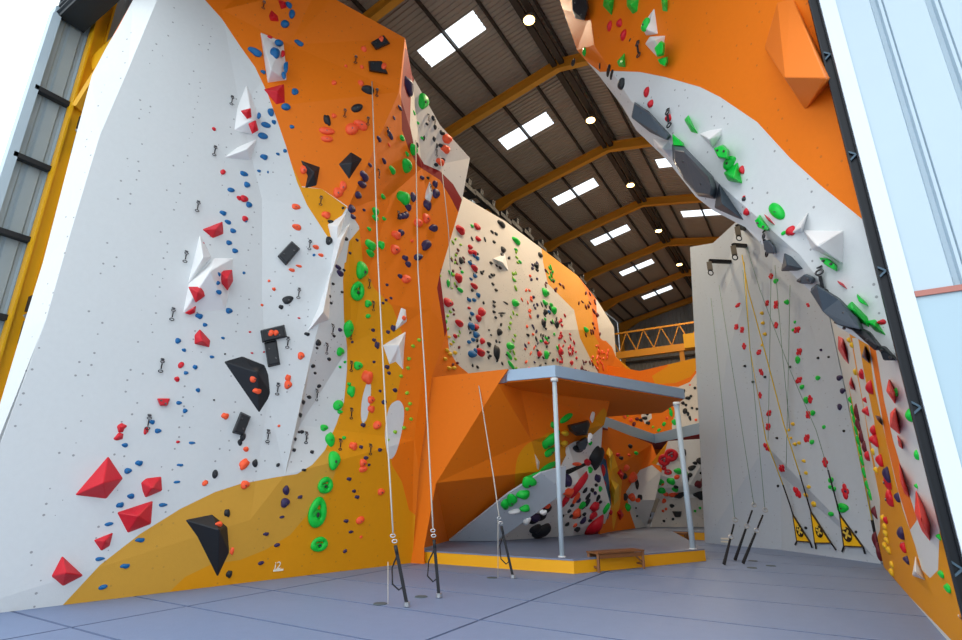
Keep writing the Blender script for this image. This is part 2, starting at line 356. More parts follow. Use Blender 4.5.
# ------------------------------------------------------------------ floor, building shell
def structure(o, label, cat='wall'): return tag(o, label, cat, kind='structure')
fm = mat('mat_vinyl', (110, 128, 162), .55, mottle=.06, bump=.15, bscale=30, spec=.35)
SEAM = mat('mat_seam', (84, 98, 128), .8)
m = MB(); sd_ = MB()
xs = [-16, -8.4, -4.17, .9, 1.3]; ys = [2.6, 3.78, 5.3, 6.83, 8.36, 10.2, 12.0, 13.8, 15.6, 17.4, 19.2, 21, 23, 25, 27, 30, 46]
xs = [-13.2, -8.4, -4.17, 1.3]
ys[0] = -3
gw = .014
for i in range(len(xs)-1):
    for j in range(len(ys)-1):
        x0, x1, y0, y1 = xs[i]+gw, xs[i+1]-gw, ys[j]+gw, ys[j+1]-gw
        m.add([(x0,y0,-.02),(x1,y0,-.02),(x1,y1,-.02),(x0,y1,-.02),(x0+.01,y0+.01,0),(x1-.01,y0+.01,0),(x1-.01,y1-.01,0),(x0+.01,y1-.01,0)],
              [(4,5,6,7)])
        m.cur = 1; m.add([(x0,y0,-.02),(x1,y0,-.02),(x1,y1,-.02),(x0,y1,-.02),(x0+.01,y0+.01,0),(x1-.01,y0+.01,0),(x1-.01,y1-.01,0),(x0+.01,y1-.01,0)],
              [(0,1,5,4),(1,2,6,5),(2,3,7,6),(3,0,4,7)]); m.cur = 0
m.cur = 1; m.box((-13.2, -3, -.1), (1.3, 46, -.018))
structure(m.build('floor', [fm, SEAM]), 'grey blue padded mat floor with dark seams', 'floor')
CON = mat('concrete', (176, 178, 178), .85, mottle=.12, bump=.2, bscale=12)
m = MB(); m.box((-60, -40, -.25), (60, 46, -.11)); structure(m.build('ground', CON), 'pale concrete apron outside the opened building front', 'ground')

SHEET = mat('roof_sheet', (170, 152, 134), .55, .2, mottle=.06)
CLAD = mat('pale_cladding', (176, 194, 206), .5, mottle=.02); CLADG = mat('grey_cladding', (168, 182, 190), .45, .2, mottle=.05)
WH = mat('white_trim', (236, 238, 238), .5)
def corr_strip(mb, o, u, v, n, w, pitch, depth):
    """ribbed sheet: origin o, ribs repeat along u for width w, ribs run along vector v, depth along n"""
    k = max(1, int(round(w/pitch))); st = w/k; pts = []
    for i in range(k):
        for a, d in ((0, 0), (.62, 0), (.72, 1), (.9, 1)): pts.append((i*st+a*st, d*depth))
    pts.append((w, 0)); vs = []
    for a, d in pts: vs.append(o+u*a+n*d); vs.append(o+u*a+n*d+v)
    mb.add(vs, [(2*i, 2*i+2, 2*i+3, 2*i+1) for i in range(len(pts)-1)])
RZ = 17.95
def rz(x): return RZ-.21*abs(x+6)
YS0, YE = 2.7, 46.0
ceil = MB()
skyY = [12.45+6.05*k for k in range(6)]
HW = .47
def slope_strip(y0, y1, xa, xb):
    # ribs run down the slope, the profile repeats along Y
    o = Vector((xa, y0, rz(xa))); v = Vector((xb, y0, rz(xb)))-o
    corr_strip(ceil, o, Vector((0, 1, 0)), v, Vector((0, 0, -1)), y1-y0, .2, .045)
edges = [YS0]
cuts = sorted(skyY)
y = YS0
for sy in cuts:
    slope_strip(y, sy-HW, -13.3, -6); slope_strip(y, sy-HW, 1.3, -6)
    slope_strip(sy-HW, sy+HW, -13.3, -10.05); slope_strip(sy-HW, sy+HW, -7.62, -6)
    slope_strip(sy-HW, sy+HW, 1.3, -1.95); slope_strip(sy-HW, sy+HW, -4.38, -6)
    y = sy+HW
slope_strip(y, YE, -13.3, -6); slope_strip(y, YE, 1.3, -6)
C0 = structure(ceil.build('ceiling', SHEET), 'brown ribbed metal roof with purlins and skylight strips', 'roof')
so = C0.modifiers.new('thick', 'SOLIDIFY'); so.thickness = .02
# purlins as parts of the roof
for xp in [-12.7, -11.8, -10.4, -8.82, -7.25, -6.35, -5.65, -4.75, -3.18, -1.6, -.2, .8]:
    m = MB(); z = rz(xp)-.13
    m.bar((xp, YS0, z), (xp, YE, z), .07, .17); m.build('purlin', PU, C0)
m = MB(); m.box((-6.25, YS0, RZ-.55), (-6.05, YE, RZ-.42)); m.box((-5.95, YS0, RZ-.55), (-5.75, YE, RZ-.42)); m.build('cable_tray', PU, C0)
# skylight panes
pm = bpy.data.materials.new('skylight_pane'); pm.use_nodes = True; nt = pm.node_tree; nt.nodes.clear()
out = nt.nodes.new('ShaderNodeOutputMaterial'); tr = nt.nodes.new('ShaderNodeBsdfTransparent'); gl = nt.nodes.new('ShaderNodeBsdfTranslucent'); mx = nt.nodes.new('ShaderNodeMixShader')
tr.inputs[0].default_value = (.96, .98, 1, 1); gl.inputs[0].default_value = (.9, .92, .93, 1); mx.inputs[0].default_value = .25
nt.links.new(tr.outputs[0], mx.inputs[1]); nt.links.new(gl.outputs[0], mx.inputs[2]); nt.links.new(mx.outputs[0], out.inputs[0])
for sy in skyY:
    for xa, xb in ((-10.05, -7.62), (-4.38, -1.95)):
        m = MB(); m.add([(xa, sy-HW, rz(xa)+.02), (xb, sy-HW, rz(xb)+.02), (xb, sy+HW, rz(xb)+.02), (xa, sy+HW, rz(xa)+.02),
                         (xa, sy-HW, rz(xa)+.03), (xb, sy-HW, rz(xb)+.03), (xb, sy+HW, rz(xb)+.03), (xa, sy+HW, rz(xa)+.03)], [(0,1,2,3),(7,6,5,4),(0,4,5,1),(1,5,6,2),(2,6,7,3),(3,7,4,0)])
        m.build('skylight', pm, C0)
# portal frames, one object each
for k in range(7):
    Y = 9.65+6.02*k; m = MB(); H = .5
    for s_ in (-1, 1):
        ins = [(-6, RZ-.30), (-6+s_*5.2, RZ-.30-.21*5.2), (-6+s_*7.1, RZ-.30-.21*7.1)]
        dep = [.42, .42, .95]
        for i in range(2):
            (xa, za), (xb, zb) = ins[i], ins[i+1]; da, db = dep[i], dep[i+1]
            for yo, hw2 in ((0, .02),):
                m.add([(xa,Y-hw2,za),(xb,Y-hw2,zb),(xb,Y-hw2,zb-db),(xa,Y-hw2,za-da),(xa,Y+hw2,za),(xb,Y+hw2,zb),(xb,Y+hw2,zb-db),(xa,Y+hw2,za-da)],
                      [(0,1,2,3),(7,6,5,4),(0,4,5,1),(1,5,6,2),(2,6,7,3),(3,7,4,0)])
            for zz, zz2 in ((za, zb), (za-da, zb-db)):
                m.add([(xa,Y-.12,zz),(xb,Y-.12,zz2),(xb,Y+.12,zz2),(xa,Y+.12,zz),(xa,Y-.12,zz-.04),(xb,Y-.12,zz2-.04),(xb,Y+.12,zz2-.04),(xa,Y+.12,zz-.04)],
                      [(0,1,2,3),(7,6,5,4),(0,4,5,1),(1,5,6,2),(2,6,7,3),(3,7,4,0)])
        if s_ < 0:
            m.box((-13.1, Y-.12, 0), (-12.8, Y+.12, ins[2][1]))
        else: m.box((1.06, Y-.12, 0), (1.28, Y+.12, ins[2][1]))
    m.build('rafter', OS, C0)
# building walls
m = MB(); corr_strip(m, Vector((-13.3, 2.95, 0)), Vector((0,1,0)), Vector((0,0,16.4)), Vector((1,0,0)), 43, .33, -.04)
structure(m.build('wall_left', CLADG), 'grey ribbed steel side wall of the building')
WL = bpy.data.objects['wall_left']
for z in (1.4, 3.1, 4.8, 6.5, 8.2, 9.9):
    m = MB(); m.box((-13.26, 2.95, z+.05), (-13.1, 3.6, z+.16)); m.build('wall_rail', DK, WL)
m = MB(); m.box((-13.55, 2.9, 0), (-13.2, 3.02, 12.3)); m.box((-13.22, 2.86, 0), (-13.1, 3.02, 12.0)); structure(m.build('trim_left', CLAD), 'pale folded corner flashing at the left opening edge', 'trim')
m = MB(); m.box((-13.2, 3.6, 0), (-12.95, 3.64, 13.2)); m.box((-13.2, 3.86, 0), (-12.95, 3.9, 13.2)); m.box((-13.09, 3.64, 0), (-13.05, 3.86, 13.2))
m.box((-13.25, 3.55, 3.2), (-12.9, 3.95, 3.3))
m.bar((-13.0, 3.85, 10.6), (-12.3, 4.0, 12.2), .12, .25)
m.bar((-13.0, 3.8, 11.2), (-9.5, 4.3, 13.0), .12, .5)
m.bar((-13.0, 3.75, 9.9), (-12.6, 4.0, 11.6), .3, .1)
tag(m.build('steel_column', YS, loc=(-13, 3.75, 0)), 'yellow steel column beside the grey wall at the left opening', 'column')
def machine(zc, label):
    t = empty('column_motor', (-12.85, 3.85, zc)); tag(t, label, 'motor')
    a = MB(); a.box((-12.95, 3.78, zc-.1), (-12.75, 4.0, zc+.22)); a.build('motor_body', DK, t)
    a = MB(); a.tube([(-12.82, 3.8, zc-.15), (-12.82, 4.0, zc-.35)], .09, 8); a.build('coupling', STEEL, t)
    a = MB(); a.box((-12.92, 3.8, zc-.75), (-12.78, 3.95, zc-.3)); a.build('gear_box', DK, t)
machine(5.15, 'dark machine bolted halfway up the yellow column'); machine(9.5, 'dark machine bolted near the top of the yellow column')
m = MB(); corr_strip(m, Vector((-13.2, 2.98, 12.0)), Vector((0,0,1)), Vector((15, 0, 0)), Vector((0,-1,0)), .7, .17, .05); m.box((-13.2, 3.0, 12.02), (1.4, 3.5, 12.8))
structure(m.build('trim_front', mat('dark_cladding', (38, 44, 50), .5, .2)), 'dark ribbed header beam over the open front', 'trim')
m = MB(); corr_strip(m, Vector((-13.6, 2.7, 12.6)), Vector((1,0,0)), Vector((0,0,5.6)), Vector((0,-1,0)), 15, .33, .04)
structure(m.build('wall_front', CLAD), 'pale ribbed gable cladding above the open front')
m = MB(); corr_strip(m, Vector((1.32, 6.9, -.1)), Vector((0,1,0)), Vector((0,0,17)), Vector((1,0,0)), 39.3, .33, .04)
structure(m.build('wall_right', CLADG), 'grey ribbed steel wall behind the right climbing wall')
m = MB(); corr_strip(m, Vector((-13.3, 46, -.1)), Vector((1,0,0)), Vector((0,0,18)), Vector((0,-1,0)), 14.7, .33, .05)
structure(m.build('wall_back', mat('back_cladding', (132, 130, 126), .6)), 'grey ribbed steel wall at the far end')
m = MB()
for z in (11.0, 12.4, 9.6): m.box((-13.2, 45.7, z), (1.3, 45.9, z+.15))
m.build('wall_rail', PU, bpy.data.objects['wall_back'])
# right facade panels
FY = 6.9
m = MB()
X0 = 1.042; m.box((X0, FY-.06, -.1), (X0+.16, FY+.1, 12)); m.build('trim_right', mat('flashing', (208, 218, 226), .5))
structure(bpy.data.objects['trim_right'], 'plain white vertical flashing beside the black door guide', 'trim')
m = MB()
prof = [(1.2, 0)]
for xr in (1.62, 2.11, 2.6, 3.09, 3.58, 4.07, 4.56, 5.05):
    prof += [(xr-.09, 0), (xr-.065, .07), (xr-.02, .07), (xr-.01, 0), (xr+.02, 0), (xr+.03, .03), (xr+.04, 0)]
prof.append((6, 0)); vs = []
for a, d in prof: vs += [(a, FY+d-.03, 3.66), (a, FY+d-.03, 12)]
m.add(vs, [(2*i, 2*i+2, 2*i+3, 2*i+1) for i in range(len(prof)-1)])
vs = []
m.box((1.2, FY+.08, 3.62), (6, FY+.16, 12))
structure(m.build('wall_front_right', CLAD), 'pale ribbed cladding outside right of the opening')
gm = mat('tinted_glazing', (158, 184, 198), .12, .0, spec=.8)
m = MB(); m.box((1.2, FY-.03, -.1), (6, FY+.05, 3.62)); m.cur = 0
structure(m.build('window_1', gm), 'pale reflective glazing below the right cladding', 'window')
m = MB(); m.box((2.0, FY-.06, -.1), (2.07, FY-.03, 3.62)); m.box((1.2, FY-.06, 3.6), (6, FY-.03, 3.66)); m.build('window_frame', mat('red_brown_frame', (170, 110, 100), .5), bpy.data.objects['window_1'])
# black guide rail of the folding door
t = empty('door_guide', (1.08, FY, 0)); tag(t, 'black steel door guide rail down the right opening edge', 'rail')
m = MB(); m.box((0.945, FY+.03, -.05), (1.04, FY+.12, 12)); m.box((0.935, FY-.02, -.05), (0.955, FY+.03, 12)); m.box((1.025, FY-.02, -.05), (1.04, FY+.03, 12)); m.build('channel', mat('guide_black', (20, 25, 32), .45, .3), t)
for z in [.9+1.5*k for k in range(7)]:
    m = MB(); m.bar((.955, FY+.01, z), (1.025, FY+.01, z+.06), .03, .02); m.bar((.955, FY+.01, z+.12), (1.025, FY+.01, z+.06), .02, .02); m.build('bracket', mat('bracket_grey', (70, 92, 108), .5, .3), t)

# ------------------------------------------------------------------ lamps
lampE = mat('lamp_lens', (255, 206, 128), .5, emit=7)
HOUS = mat('lamp_housing', (90, 84, 76), .5, .4)
for k, sy in enumerate([12.88+6.02*j for j in range(5)]):
    t = empty('high_bay_lamp', (-5.9, sy, 17.0)); where = ['nearest the opening', 'second along the ridge', 'third along the ridge', 'fourth along the ridge', 'farthest, just above the grey wall'][k]
    tag(t, 'round warm high-bay lamp under the ridge, '+where, 'lamp', 'high-bay lamps under the ridge')
    m = MB(); m.tube([(-5.9, sy, 17.04), (-5.9, sy, 17.16), (-5.9, sy, 17.26)], [.24, .2, .1], 20); m.build('lamp_housing', HOUS, t, True)
    m = MB(); m.tube([(-5.9, sy, 17.005), (-5.9, sy, 17.035)], [.19, .19], 20); m.build('lamp_lens', lampE, t)
    m = MB(); m.tube([(-5.9, sy, 17.24), (-5.9, sy, 17.5)], .02, 6); m.build('hanger', PU, t)
    ld = bpy.data.lights.new('lamp_glow', 'SPOT'); ld.energy = 1500; ld.color = (1, .80, .56); ld.shadow_soft_size = .2; ld.spot_size = math.radians(165); ld.spot_blend = .6
    lo = bpy.data.objects.new('lamp_glow', ld); lo.location = (0, 0, -.06); link(lo, t)

# ------------------------------------------------------------------ landing (upper slab), its columns, lower platform
def prism(mb, poly, z0, z1):
    n = len(poly); mb.add([(x, y, z0) for x, y in poly]+[(x, y, z1) for x, y in poly],
        [tuple(range(n))[::-1], tuple(range(n, 2*n))]+[(i, (i+1) % n, n+(i+1) % n, n+i) for i in range(n)])
A_ = onZ(507,370,4.55); B_ = onZ(555,365,4.55); C_ = onZ(684,389,4.55)
t = empty('landing', (B_.x, B_.y, 0)); tag(t, 'grey edged landing roof on two slim posts over the bouldering cave', 'landing')
m = MB(); pl_ = [(A_.x, A_.y), (B_.x, B_.y), (C_.x, C_.y), (C_.x-1.2, C_.y+2.5), (-8.2, C_.y+2.5), (-7.6, a3.y+.6), (A_.x-.12, A_.y+.12)]
prism(m, pl_, 4.27, 4.55); m.build('deck', GB, t)
pi = [(x+(-.08 if x > -6 else 0), y+.06) for x, y in pl_]
m = MB(); prism(m, pi, 4.24, 4.28); m.build('soffit', O, t)
for (q, label) in (((562,557),'slim grey post at the front corner of the landing'), ((693,549),'slim grey post at the right end of the landing')):
    b = onZ(*q, .28); zt = 4.24 if q[0] < 600 else onY(678,402,b.y).z
    t = empty('support_post', tuple(b)); tag(t, label, 'post')
    if q[0] < 600: b2 = Vector((b.x+.02, b.y, 4.02))
    tx = b.x
    m = MB(); m.tube([(tx, b.y, .29), (tx, b.y, zt-.08)], .055 if q[0] < 600 else .07, 16); m.build('shaft', mat('post_paint', (186, 204, 216), .4), t, True)
    m = MB(); m.tube([(tx, b.y, zt-.08), (tx, b.y, zt)], .09, 16); m.build('top_plate', WH, t, True)
    m = MB(); m.tube([(tx, b.y, .281), (tx, b.y, .3)], .09, 16); m.build('foot_plate', WH, t)
# lower platform
pa = onZ(424,563); pb = onZ(574,574); pc = onZ(706,561)
pt = [(pa.x, pa.y), (pb.x, pb.y), (pc.x, pc.y), (onZ(672,531,.28).x, onZ(672,531,.28).y), (-5.02, 21.2), (-5.02, 30), (-9.4, 30), (-9.4, pa.y)]
t = empty('platform', (pb.x, pb.y, 0)); tag(t, 'low grey mat platform with a yellow front edge under the landing', 'platform')
m = MB(); prism(m, pt, .25, .28); m.build('mat_top', mat('platform_mat', (120, 130, 152), .55, mottle=.06, bump=.15), t)
m = MB(); prism(m, [(x, y+.012) for x, y in pt], 0.0, .25); m.build('fascia', YF, t)
q1, q2, q3 = onZ(672,533,.3), onZ(700,531,.3), onZ(722,541)
t = empty('far_step', (q3.x-1, q3.y, 0)); tag(t, 'yellow fronted low step beyond the platform by the grey wall', 'platform')
m = MB(); prism(m, [(-5.0, 21.25), (-2.95, 21.25), (-2.95, 29.9), (-5.0, 29.9)], 0, .25); m.build('fascia', YF, t)
m = MB(); prism(m, [(-5.0, 21.23), (-2.95, 21.23), (-2.95, 29.9), (-5.0, 29.9)], .25, .28); m.build('mat_top', MATS['platform_mat'], t)
q1 = onZ(684,541)
t = empty('wooden_step', (q1.x, q1.y, 0)); tag(t, 'small brown wooden step beside the far yellow fronted platform', 'step')
m = MB(); m.box((q1.x-.7, q1.y, .2), (q1.x+.1, q1.y+.5, .25)); m.build('tread', mat('bench_wood', (128, 84, 50)), t)
for xx in (-.65, .02):
    m = MB(); m.box((q1.x+xx, q1.y+.03, 0), (q1.x+xx+.05, q1.y+.47, .2)); m.build('side_panel', MATS['bench_wood'], t)
# second landing
s1, s2, s3 = onZ(598,414,4.29), onZ(654,434,4.29), onZ(722,417,4.29)
t = empty('far_landing', (s2.x, s2.y, 4)); tag(t, 'second grey edged landing further back above the boulders', 'landing')
m = MB(); pz = [(s1.x, s1.y), (s2.x, s2.y), (s3.x, s3.y), (s3.x-.5, 30), (-9.4, 30), (-9.4, s1.y)]; print('S', s1, s2, s3)
prism(m, pz, 3.85, 4.29); m.build('deck', GB, t)
m = MB(); prism(m, [(x, y+.05) for x, y in pz], 3.8, 3.86); m.build('soffit', BU, t)

# bench
WD = mat('bench_timber', (128, 84, 50), .5, mottle=.15, bscale=30)
bl, br = onZ(600,573), onZ(645,569)
dv = (br-bl); dv.z = 0; Lb = dv.length; du = dv.normalized(); dn = Vector((-du.y, du.x, 0))
t = empty('wooden_bench', tuple(bl)); tag(t, 'small brown wooden bench standing before the yellow platform edge', 'bench')
m = MB()
for k in range(3):
    p = bl+dn*(.06+.13*k)+Vector((0,0,.38)); m.bar(p-du*.03, p+du*(Lb+.03), .12, .035)
m.build('seat', WD, t)
for ca in (0, Lb):
    for cb in (.03, .34):
        m = MB(); p = bl+du*ca+dn*cb; m.bar(p+Vector((0,0,0)), p+Vector((0,0,.36)), .05, .05); m.build('leg', WD, t)
m = MB(); m.bar(bl+dn*.03+Vector((0,0,.31)), bl+du*Lb+dn*.03+Vector((0,0,.31)), .03, .08); m.bar(bl+dn*.34+Vector((0,0,.31)), bl+du*Lb+dn*.34+Vector((0,0,.31)), .03, .08)
m.bar(bl+dn*.03+Vector((0,0,.1)), bl+dn*.34+Vector((0,0,.1)), .03, .04); m.bar(br+dn*.03+Vector((0,0,.1)), br+dn*.34+Vector((0,0,.1)), .03, .04)
m.bar(br+dn*.03+Vector((0,0,.12)), br-du*.25+dn*.03+Vector((0,0,.31)), .025, .03); m.build('brace', WD, t)

# crane girder at the back
t = empty('crane_girder', (-9, 38, 12)); tag(t, 'yellow lattice crane girder spanning below the roof at the back', 'crane')
za = onY(620,357,38).z; zb = onY(620,345,38).z
m = MB(); m.box((-12.9, 37.8, za-.15), (1.0, 38.2, za+.35)); m.build('main_beam', OS, t)
m = MB(); m.bar((-12.9, 38, zb+.9), (1.0, 38, zb+.9), .1, .12)
n = 22
for i in range(n):
    xa = -12.9+i*.63; m.bar((xa, 38, za+.35 if i % 2 else zb+.9), (xa+.63, 38, zb+.9 if i % 2 else za+.35), .06, .06)
m.build('lattice', OS, t)
p = onY(691,341,37.6); m = MB(); m.box((p.x-.45, 37.4, p.z-.5), (p.x+.45, 37.8, p.z+.5)); m.build('hoist_box', YS, t)
p = onY(684,370,38); m = MB(); m.box((p.x-.15, 37.9, 6), (p.x+.15, 38.1, za-.1)); m.build('post', OS, t)

# stub brackets between the far-left wall and the building side
bks = [(468,183),(480,193),(492,204),(505,214),(516,222),(528,231),(541,243),(556,254),(570,265),(582,277),(592,291)]
for i, (x, y) in enumerate(bks):
    p = onX(x, y, -10.0); m = MB(); m.bar(p+Vector((.1,0,0)), p+Vector((-2.6,0,.25)), .22, .26); m.bar(p+Vector((0,-.5,-.2)), p+Vector((0,.5,-.25)), .15, .2)
    tag(m.build('steel_bracket', BK, loc=p), 'dark stub bracket above the pale far wall, number %s from the opening' % ['one','two','three','four','five','six','seven','eight','nine','ten','eleven'][i], 'bracket', 'steel brackets over the far left wall')

# ------------------------------------------------------------------ hold prototypes
def noise_dir(rs, n=6):
    return [(Vector((rs.uniform(-1,1), rs.uniform(-1,1), rs.uniform(-1,1))).normalized(), rs.uniform(-.09,.1), rs.uniform(1.0,2.6)) for _ in range(n)]
PROTO = {}
def proto(kind, var, colour):
    key = (kind, var, colour)
    if key in PROTO: return PROTO[key]
    rs = random.Random(hash((kind, var)) % 9973 if False else var*31+len(kind)*7)
    bm = bmesh.new()
    if kind in ('b', 'f', 't'):
        bmesh.ops.create_icosphere(bm, subdivisions={'b': 3, 'f': 1, 't': 2}[kind], radius=.5)
        nd = noise_dir(rs)
        for v in bm.verts:
            d = v.co.normalized(); k = 1
            for a, amp, fr in nd: k += amp*math.sin(fr*d.dot(a)*2+var)
            v.co = d*.5*max(.55, k)
            if kind == 'b': # a scooped lip along the upper side so the hold reads as a jug
                v.co.z *= 1-.35*max(0, d.y)
            if v.co.z < -.06: v.co.z = -.06
        mxx = max(abs(v.co.x) for v in bm.verts); mxy = max(abs(v.co.y) for v in bm.verts)
        for v in bm.verts: v.co.x *= .5/mxx; v.co.y *= .5/mxy; v.co.z *= 1.5
    elif kind == 'r':
        n, k = 22, 10
        g = [[None]*k for _ in range(n)]
        for i in range(n):
            a = 2*math.pi*i/n; rr = .16+.03*math.sin(3*a+var); R = .5-rr
            for j in range(k):
                b = 2*math.pi*j/k
                q = R+rr*math.cos(b)
                g[i][j] = bm.verts.new((q*math.cos(a)*(1-.12*math.sin(a)), q*math.sin(a), max(-.05, rr*1.6*math.sin(b)+.12)))
        for i in range(n):
            for j in range(k): bm.faces.new((g[i][j], g[(i+1) % n][j], g[(i+1) % n][(j+1) % k], g[i][(j+1) % k]))
        ret = bmesh.ops.create_icosphere(bm, subdivisions=2, radius=.22)
        for v in ret['verts']: v.co.z = max(-.05, v.co.z*.5); v.co.y -= .12; v.co.x *= 1.3
    elif kind == 'x':      # splayed, many-lobed hold
        for i in range(4):
            a = i*math.pi/2+.5+.5*var; ret = bmesh.ops.create_icosphere(bm, subdivisions=2, radius=(.27, .17, .22, .14)[(i+var) % 4])
            for v in ret['verts']:
                v.co.z = max(-.05, v.co.z); v.co.x += .24*math.cos(a); v.co.y += .26*math.sin(a)*(1 if i % 2 else .8)
    me = bpy.data.meshes.new('hold_'+colour); bm.to_mesh(me); bm.free()
    me.materials.append(HC[colour])
    if kind != 'f':
        for p in me.polygons: p.use_smooth = True
    PROTO[key] = me; return me
bm = bmesh.new(); bmesh.ops.create_cone(bm, cap_ends=True, segments=8, radius1=.09, radius2=.07, depth=.1)
BOLTME = bpy.data.meshes.new('bolt'); bm.to_mesh(BOLTME); bm.free(); BOLTME.materials.append(BOLT)

def hito(wall, x, y, off):
    p, n = wall.hit(x, y); return onp(x, y, p+n*off, n)
TINY = []
HOLDS = []     # (object, wall, colour, px, py, size, shape word)
VOLS = []      # (short name, px, py, wall)
def place(wall, colour, x, y, w, h=None, ang=0, kind='b', off=0.0):
    h = h or w; p, n = wall.hit(x, y)
    A = wall.hit(x+.5, y)[0]-wall.hit(x-.5, y)[0]; B = wall.hit(x, y-.5)[0]-wall.hit(x, y+.5)[0]
    unit = (p-CAM).length/F; cap = 2.4*unit
    la, lb = min(A.length, cap), min(B.length, cap)
    v = Vector((0, 0, 1)); v = (v-n*v.dot(n)).normalized(); u = v.cross(n)
    sx, sy = w*la, h*lb; sz = min(sx, sy)*.55
    R = Matrix.Rotation(math.radians(ang), 3, 'Z')
    M = Matrix((u, v, n)).transposed() @ R
    me = proto(kind, random.randrange(4), colour)
    o = bpy.data.objects.new('climbing_hold', me)
    o.matrix_world = Matrix.Translation(hito(wall, x, y, off)) @ M.to_4x4() @ Matrix.Diagonal((sx, sy, sz, 1))
    link(o)
    if max(w, h) >= 7 and kind in 'br':
        c = bpy.data.objects.new('bolt', BOLTME); link(c, o)
        c.location = (0, -.08, .66 if kind == 'b' else .3); c.scale = (1, 1, 1)
    shape = {'b': 'hold', 'f': 'chip', 't': 'foothold', 'r': 'looped jug', 'x': 'lobed hold'}[kind]
    if kind == 'b' and max(w, h) > 1.7*min(w, h): shape = 'long hold'
    HOLDS.append([o, wall, colour, x, y, max(w, h), min(w, h), shape])
    return o
def many(wall, colour, s, kind='b', off=0.0):
    for it in s.split(';'):
        q = [float(v) for v in it.split()]
        if not q: continue
        x, y = q[0], q[1]; w = q[2] if len(q) > 2 else 4.5; h = q[3] if len(q) > 3 else w; a = q[4] if len(q) > 4 else 0
        k = kind
        if kind == 'b' and max(w, h) < 4.6: k = 't'
        if off == 0:
            q2, n2 = wall.hit(x, y)
        place(wall, colour, x, y, w, h, a, k, off)
def volume(wall, colour, outl, label, short, h=.25, apex=None, shrink=.8, name='climbing_volume', cat='volume', off=0.0, ridge=None, group=None):
    pts = []
    for q in outl:
        p, n = wall.hit(*q); pts.append((onp(q[0], q[1], p+n*off, n), n))
    cen = sum((p for p, n in pts), Vector())/len(pts); cx = sum(q[0] for q in outl)/len(outl); cy = sum(q[1] for q in outl)/len(outl)
    nn = wall.hit(cx, cy)[1]
    N = len(pts); back = [p-nn*.03 for p, n in pts]
    if ridge:     # facets given as triples over outline indices and ridge points
        tops = []
        for (rx, ry, rh) in ridge[0]:
            p, n = wall.hit(rx, ry); tops.append(onp(rx, ry, p+n*(rh+off), n))
        vs = back+tops
        fs = [tuple(range(N))]+[tuple(f) for f in ridge[1]]
    elif apex:
        p, n = wall.hit(*apex); ap = onp(apex[0], apex[1], p+n*(h+off), n)
        vs = back+[ap]; fs = [tuple(range(N))]+[(i, (i+1) % N, N) for i in range(N)]
    else:
        tp = [hito(wall, cx+(q[0]-cx)*shrink, cy+(q[1]-cy)*shrink, h+off) for q in outl]
        vs = back+tp
        fs = [tuple(range(N)), tuple(range(N, 2*N))]+[(i, (i+1) % N, N+(i+1) % N, N+i) for i in range(N)]
    me = bpy.data.meshes.new(name); me.from_pydata([tuple(v-cen) for v in vs], [], fs)
    bm = bmesh.new(); bm.from_mesh(me); bmesh.ops.recalc_face_normals(bm, faces=bm.faces)
    bmesh.ops.bevel(bm, geom=list(bm.edges), offset=.012, segments=1, affect='EDGES'); bm.to_mesh(me); bm.free()
    me.materials.append(HC[colour]); o = bpy.data.objects.new(name, me); o.location = cen; link(o)
    tag(o, label, cat, group)
    if not apex and not ridge and max(q[0] for q in outl)-min(q[0] for q in outl) > 13:
        for q in (0, N//2):
            c = bpy.data.objects.new('bolt', BOLTME); link(c, o)
            loc = (tp[q]-sum(tp, Vector())/N)*.5+sum(tp, Vector())/N-cen+nn*.01; c.matrix_local = Matrix.Translation(loc) @ nn.to_track_quat('Z', 'Y').to_matrix().to_4x4() @ Matrix.Diagonal((.22, .22, .2, 1))
    VOLS.append((short, cx, cy, wall)); return o

# ------------------------------------------------------------------ volumes on the left wall
V = volume
V(L1,'red',[(201,229),(224,220),(225,234),(213,239)],'red faceted volume at the top of the middle white volumes','upper red volume',.22,apex=(216,229))
V(L1,'red',[(200,241),(204,240),(207,244),(202,247)],'tiny red triangle plate just under the upper red volume','tiny red plate',.05,apex=(203,243))
V(L1,'red',[(220,271),(222,270),(233,269),(234,281),(228,291),(221,282)],'red pentagon volume on the right side of the middle white volume','red pentagon volume',.22,apex=(227,278),off=.2)
V(L1,'red',[(188,286),(203,286),(206,296),(196,303)],'red volume at the left edge of the middle white volume','side red volume',.14,apex=(198,292),off=.25)
V(L1,'red',[(184,313),(197,305),(196,313),(190,315)],'small red wedge at the lowest tip of the middle white volume','low red wedge',.08,apex=(193,309),off=.1)
V(L1,'white',[(200,232),(213,256),(192,281),(187,285)],'slim upper white volume left of the blue hold column','slim white volume',.28,apex=(203,258))
V(L1,'white',[(215,257),(235,257),(233,280),(227,312),(182,315),(188,284)],'broad white faceted volume carrying three red volumes mid wall','broad white volume',.45,apex=(210,271))
V(L1,'white',[(246,81),(253,98),(262,118),(259,136),(233,130),(236,108)],'jagged white volume on the white wall carrying two red ones','jagged white volume',.3,apex=(252,119))
V(L1,'white',[(258,138),(251,161),(222,158),(236,147)],'low white wedge volume just under the jagged white one','low white wedge',.25,apex=(247,149))
V(L1,'red',[(240,110),(251,107),(252,117),(247,119)],'left red volume of two on the jagged white volume','left jagged red volume',.12,apex=(247,112),off=.3)
V(L1,'red',[(248,123),(256,119),(259,130),(252,134)],'right red volume of two on the jagged white volume','right jagged red volume',.12,apex=(254,126),off=.3)
V(L1,'white',[(260,29),(284,40),(288,80),(268,83)],'tall white volume on the upper orange panel holding blue holds','tall white volume',.35,apex=(271,70))
V(L1,'red',[(262,88),(285,82),(286,103),(276,105)],'red volume directly under the tall white volume','tall-volume red base',.22,apex=(277,92))
